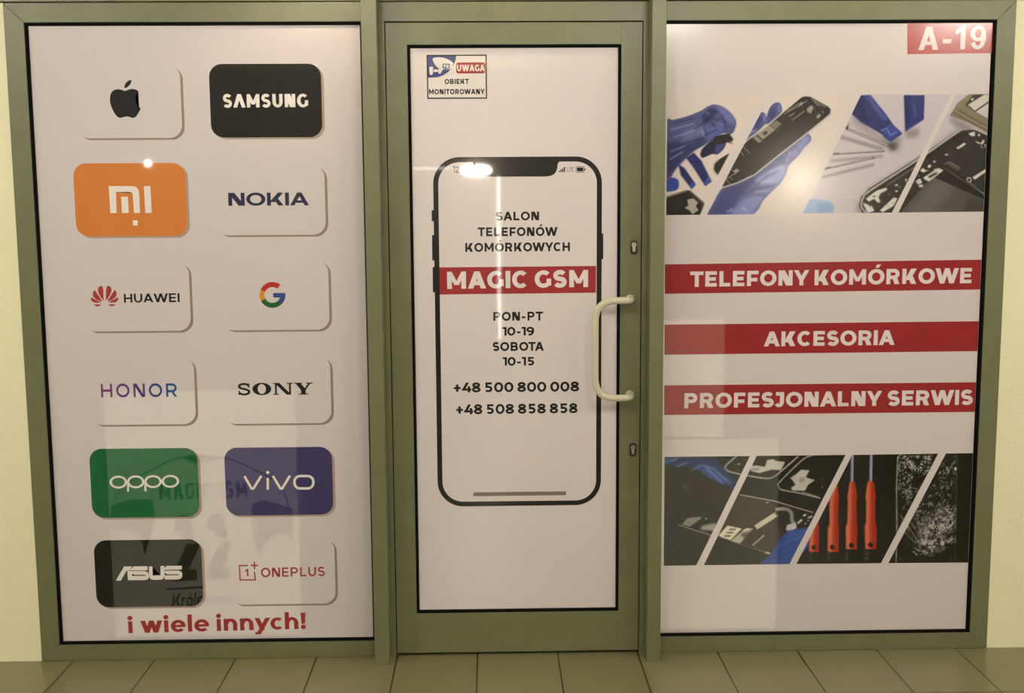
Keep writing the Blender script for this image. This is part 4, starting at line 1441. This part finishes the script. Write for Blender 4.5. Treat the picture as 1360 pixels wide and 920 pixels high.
driver([(262, 268), (246, 380), (250, 405), (246, 560), (234, 590), (236, 750)], [(300, 268), (318, 375), (312, 405), (314, 560), (318, 590), (314, 752)], [(282, 70), (279, 270)], (275, 724))
driver([(392, 265), (376, 380), (382, 405), (380, 555), (370, 590), (374, 750)], [(436, 265), (452, 375), (446, 405), (446, 555), (458, 590), (454, 752)], [(417, 70), (414, 268)], (412, 720))
driver([(165, 280), (116, 395), (118, 420), (118, 570), (106, 600), (104, 770)], [(176, 290), (188, 390), (182, 420), (180, 570), (186, 600), (182, 772)], None, (138, 737))
driver([(36, 530), (-20, 560), (-24, 600), (-30, 770)], [(40, 540), (42, 580), (44, 620), (40, 772)], None, (5, 738))
for x, y in ((113, 775), (246, 768), (385, 765), (-20, 775)):
    C.line([(x, y), (x - 4, y + 70)], 22, (92, 84, 78), 2., .75)
    C.line([(x - 2, y + 30), (x - 3, y + 40)], 24, (34, 30, 27), .8, .9)
# shattered glass
cr_ = [(608, 75), (1045, 72), (1030, 850), (605, 850)]
C.poly(cr_, (30, 28, 25), .5)
C.grain([(610, 80), (860, 75), (830, 200), (700, 260), (612, 330)], 3.2, [(2, .35), (4, .4), (9, .35)], 21, (165, 158, 148), .46, 1.5)
C.grain([(860, 75), (1040, 75), (1030, 330), (900, 300)], 2.6, [(2, .35), (4, .4), (9, .35)], 22, (130, 124, 114), .52, 1.5)
C.grain([(620, 300), (1000, 240), (1020, 620), (640, 640)], 2.6, [(2, .35), (4, .4), (10, .35)], 23, (130, 124, 116), .50, 3.)
C.grain([(830, 500), (1030, 420), (1025, 700), (860, 800), (700, 810), (760, 660)], 2.4, [(2, .4), (4, .4), (10, .3)], 24, (170, 162, 150), .42, 3.)
C.grain([(610, 640), (760, 700), (1020, 760), (1020, 848), (608, 848)], 2., [(2, .4), (5, .4), (10, .3)], 25, (90, 86, 78), .58, 2.)
g = np.random.RandomState(5)
for i in range(46):
    a = R(g.uniform(40, 140))
    r0, r1 = g.uniform(20, 120), g.uniform(150, 420)
    C.line([(800 + math.cos(a) * r0, 760 - math.sin(a) * r0), (800 + math.cos(a + .05) * r1, 760 - math.sin(a + .05) * r1)], 2.5, (168, 160, 148), .5, g.uniform(.2, .6))
C.line([(608, 90), (600, 290), (602, 560), (598, 850)], 6, (178, 170, 158), .5, .9)
C.line([(608, 95), (622, 76), (640, 72)], 6, (160, 152, 140), .5)
C.line([(1045, 75), (1040, 300), (1030, 850)], 3.5, (110, 104, 94), .4, .8)
C.poly([(1026, 165), (1036, 165), (1034, 185), (1026, 185)], (224, 216, 200), .4)
C.poly([(1050, 60), (1180, 60), (1180, 860), (1036, 860)], (30, 27, 24), .4)
LOW = (.74, .66, .56)
LABS = ['printed photograph of a gloved hand over a phone on black', 'printed photograph of opened phones on black', 'printed photograph of red screwdrivers on black', 'printed photograph of shattered black glass']
for i in range(4):
    photo_panel(PAN[4 + i], pan_xz[4 + i], C, LOW, film_r, LABS[i])

# ================================================================== INSIDE THE SHOP, faint through the fine holes of the films
LIT = glow('lit panel', (1, .89, .68), INSIDE_GLOW)  # added glow for the pale shapes seen through the films
LIT.node_tree.nodes['Principled BSDF'].inputs['Base Color'].default_value = (.6, .58, .54, 1)
LIT_DIM = glow('dim lit panel', (1, .93, .82), INSIDE_GLOW * .45)
JB = base_mat('dark print', (.02, .02, .022), rough=.8)
GY = base_mat('grey box rim', (.30, .29, .28), rough=.5)


def added_light_box(t, x0, x1, z0, z1, Y, m):
    """an added glowing panel in a slim tray"""
    mb = MB()
    mb.box(x0 - .006, x1 + .006, Y + .004, Y + .09, z0 - .006, z1 + .006)
    inv_parent(mb.build('box_tray', GY, t, bevel=.002))
    return inv_parent(MB().box(x0, x1, Y, Y + .0035, z0, z1).build('added_glow_panel', m, t))


Yi = .20
jx0, jz1 = at(137, 520, Yi)
jx1 = at(391, 520, Yi)[0]
jer = tag(empty('added_light_box', ((jx0 + jx1) / 2, Yi, 0)), 'added glowing panel that stands in for a football shirt, dim behind the lower cards of the left film', 'added light box')
added_light_box(jer, jx0, jx1, .012, jz1, Yi, LIT)  # added glow panel in place of a pale board and shirt
a, b = at(203, 470, Yi), at(386, 516, Yi)
inv_parent(MB().box(a[0], b[0], Yi + .01, Yi + .08, jz1 + .007, a[1]).build('box_header', GY, jer, bevel=.002))


def jp(pts):
    return [at(p[0], p[1], Yi) for p in pts]


dk = [smooth([(147, 672, 1), (170, 664), (202, 663, 1), (205, 690), (192, 738, 1), (186, 712), (172, 704), (150, 712, 1)], 4),
      smooth([(334, 672, 1), (350, 664), (390, 676, 1), (389, 716, 1), (370, 708), (352, 722), (345, 738, 1), (336, 705)], 4),
      smooth([(240, 607, 1), (252, 604), (280, 604), (292, 608, 1), (275, 614), (255, 613)], 4)]
sh = flat('shirt_print', [jp(p) for p in dk] + [jp(p) for p in band(smooth([(146, 690), (160, 650), (205, 622), (240, 607), (266, 618), (294, 607), (330, 620), (372, 645), (388, 690)], 5, False), 1.6)], JB, jer, 2, Yi)
for s_, p0, p1, h, kw_ in (('MAGICGSM', (212, 664), (329, 660), 22, dict(tv=.2, th=.16, widen=.62)), ('2', (231, 772), (269, 770), 88, dict(tv=.20, th=.17, widen=.52)), ('2', (275, 770), (313, 768), 88, dict(tv=.20, th=.17, widen=.52))):
    flat('lettering', place(layout(s_, **kw_), p0, p1, h, Yi), JB, jer, 4, Yi)
flat('lettering', place(layout('Królewskie', tv=.2, th=.16, sb=.06), (228, 806), (316, 801), 17, Yi, .15), JB, jer, 4, Yi)
flat('underline', [jp([(221, 781), (271, 778), (271, 780.5), (221, 783.5)])], JB, jer, 4, Yi)
Yc = .20  # added glow panels make the bright rectangles in the right film
a, b, c = at(868, 425, Yc), at(960, 590, Yc), at(1035, 583, Yc)
cab = tag(empty('added_light_box', ((a[0] + c[0]) / 2, Yc, 0)), 'added blank glowing panels, a narrow one on a wide one, dim behind the right film', 'added light box')
added_light_box(cab, a[0], c[0], .012, c[1], Yc, LIT)
added_light_box(cab, a[0], b[0], c[1] + .014, a[1], Yc, LIT)

# ================================================================== CORRIDOR LAMPS (behind and above the camera)
HOUSE = base_mat('white lamp housing', (.78, .77, .74), rough=.5)
for k, x in enumerate((-3.0, -1.0, 1.0, 3.0)):
    y = -3.1
    t = tag(empty('ceiling_lamp', (x, y, CEIL - .03)), ['far left', 'middle left', 'middle right', 'far right'][k] + ' round drum lamp of the corridor row', 'ceiling lamp', 'round drum lamps of the corridor')
    mb = MB()
    mb.tube([(x, y, CEIL - .001), (x, y, CEIL - .03)], .21, 40)
    mb.tube([(x, y, CEIL - .155), (x, y, CEIL - .165)], .205, 40)
    inv_parent(mb.build('lamp_frame', HOUSE, t))
    inv_parent(MB().tube([(x, y, CEIL - .0305), (x, y, CEIL - .1545)], .195, 40).build('diffuser', glow('drum glow %d' % k, WARM, PANEL_POWER), t))
# three small downlights on stems close to the shop front
for k, (x, y, z, pw, cone) in enumerate(((-.62, -.25, 2.68, DOWN_POWER, 140), (1.15, -.45, 2.86, DOWN_POWER, 140), (.03, -.15, 2.70, DOWN_POWER * .62, 98))):
    t = tag(empty('downlight', (x, y, z)), ['round downlight on a ceiling stem in front of the left window', 'round downlight on a ceiling stem in front of the right window', 'round downlight on a ceiling stem above the door'][k], 'downlight', 'stem downlights along the shop front')
    mb = MB()
    mb.tube([(x, y, z + .10), (x, y, z + .09), (x, y, z), (x, y, z - .004)], [.02, .05, .05, .047], 28)
    inv_parent(mb.build('downlight_shade', HOUSE, t))
    inv_parent(MB().tube([(x, y, CEIL - .0005), (x, y, CEIL - .012), (x, y, CEIL - .0125), (x, y, z + .1005)], [.04, .04, .008, .008], 16).build('stem', HOUSE, t))
    inv_parent(MB().tube([(x, y, z - .0045), (x, y, z - .007)], .040, 28).build('downlight_lens', glow('down glow %d' % k, WARM, 4), t))
    ld = bpy.data.lights.new('downlight_beam', 'SPOT')
    ld.energy = pw
    ld.color = (1, .80, .58)
    ld.spot_size = R(cone)
    ld.spot_blend = .7 if cone > 100 else .25
    ld.shadow_soft_size = .035
    lo_ = bpy.data.objects.new('downlight_beam', ld)
    COL.objects.link(lo_)
    lo_.parent = t
    lo_.location = (0, 0, -.012)
# lamps on the far side of the corridor that the glass mirrors
for k, (p, rad, pw, lab) in enumerate((((632, 226), .075, 260, 'bright oval lamp on the far side of the corridor, mirrored in the door'),
                                       ((1066, 240), .06, 280, 'globe lamp on the far side of the corridor, mirrored in the right window'),
                                       ((196.5, 217), .022, 160, 'tiny globe lamp on the far side of the corridor, mirrored in the left window'))):
    c = bounce(p[0], p[1], 6.75)
    t = tag(empty('globe_lamp', c), lab, 'wall lamp')
    mb = MB()
    bmesh.ops.create_uvsphere(mb.bm, u_segments=24, v_segments=14, radius=rad)
    for v in mb.bm.verts:
        if k == 0:
            v.co = Vector((v.co.x * 1.9, v.co.y, v.co.z * .62))
        v.co += c
    inv_parent(mb.build('lamp_globe', glow('globe glow %d' % k, (1, .88, .7), pw), t))
    inv_parent(MB().tube([(c.x, c.y - rad * .9, c.z), (c.x, FAR + .02, c.z), (c.x, FAR + .0005, c.z)], [.012, .012, .05], 16).build('lamp_bracket', HOUSE, t))
a, b = bounce(662, 236, 6.95), bounce(662, 450, 6.95)  # added strip, mirrored as the upright glare streak; no known lamp
t = tag(empty('added_streak_strip', (a.x, a.y, b.z)), 'slim upright glow strip added on the far corridor wall as a glare streak', 'wall lamp')
inv_parent(MB().box(a.x - .012, a.x + .012, a.y - .012, a.y + .012, b.z, a.z).build('streak_glow', glow('strip glow', (1, .95, .85), 15), t))
a2, b2 = bounce(546, 223.5, 6.95), bounce(600, 222.5, 6.95)  # added strip, mirrored as the sideways streak of the glare
t2 = tag(empty('added_streak_strip', (a2.x, a2.y, a2.z)), 'slim level glow strip added on the far corridor wall as a glare streak', 'wall lamp')
inv_parent(MB().box(a2.x, b2.x, a2.y - .008, a2.y + .008, a2.z - .007, a2.z + .007).build('streak_glow', glow('level strip glow', (1, .95, .85), 10), t2))
inv_parent(MB().box(a2.x - .02, b2.x + .02, FAR + .0005, a2.y - .0085, a2.z - .012, a2.z + .012).build('streak_holder', HOUSE, t2))
inv_parent(MB().box(a.x - .02, a.x + .02, FAR + .0005, a.y - .0125, b.z - .02, a.z + .02).build('streak_holder', HOUSE, t))
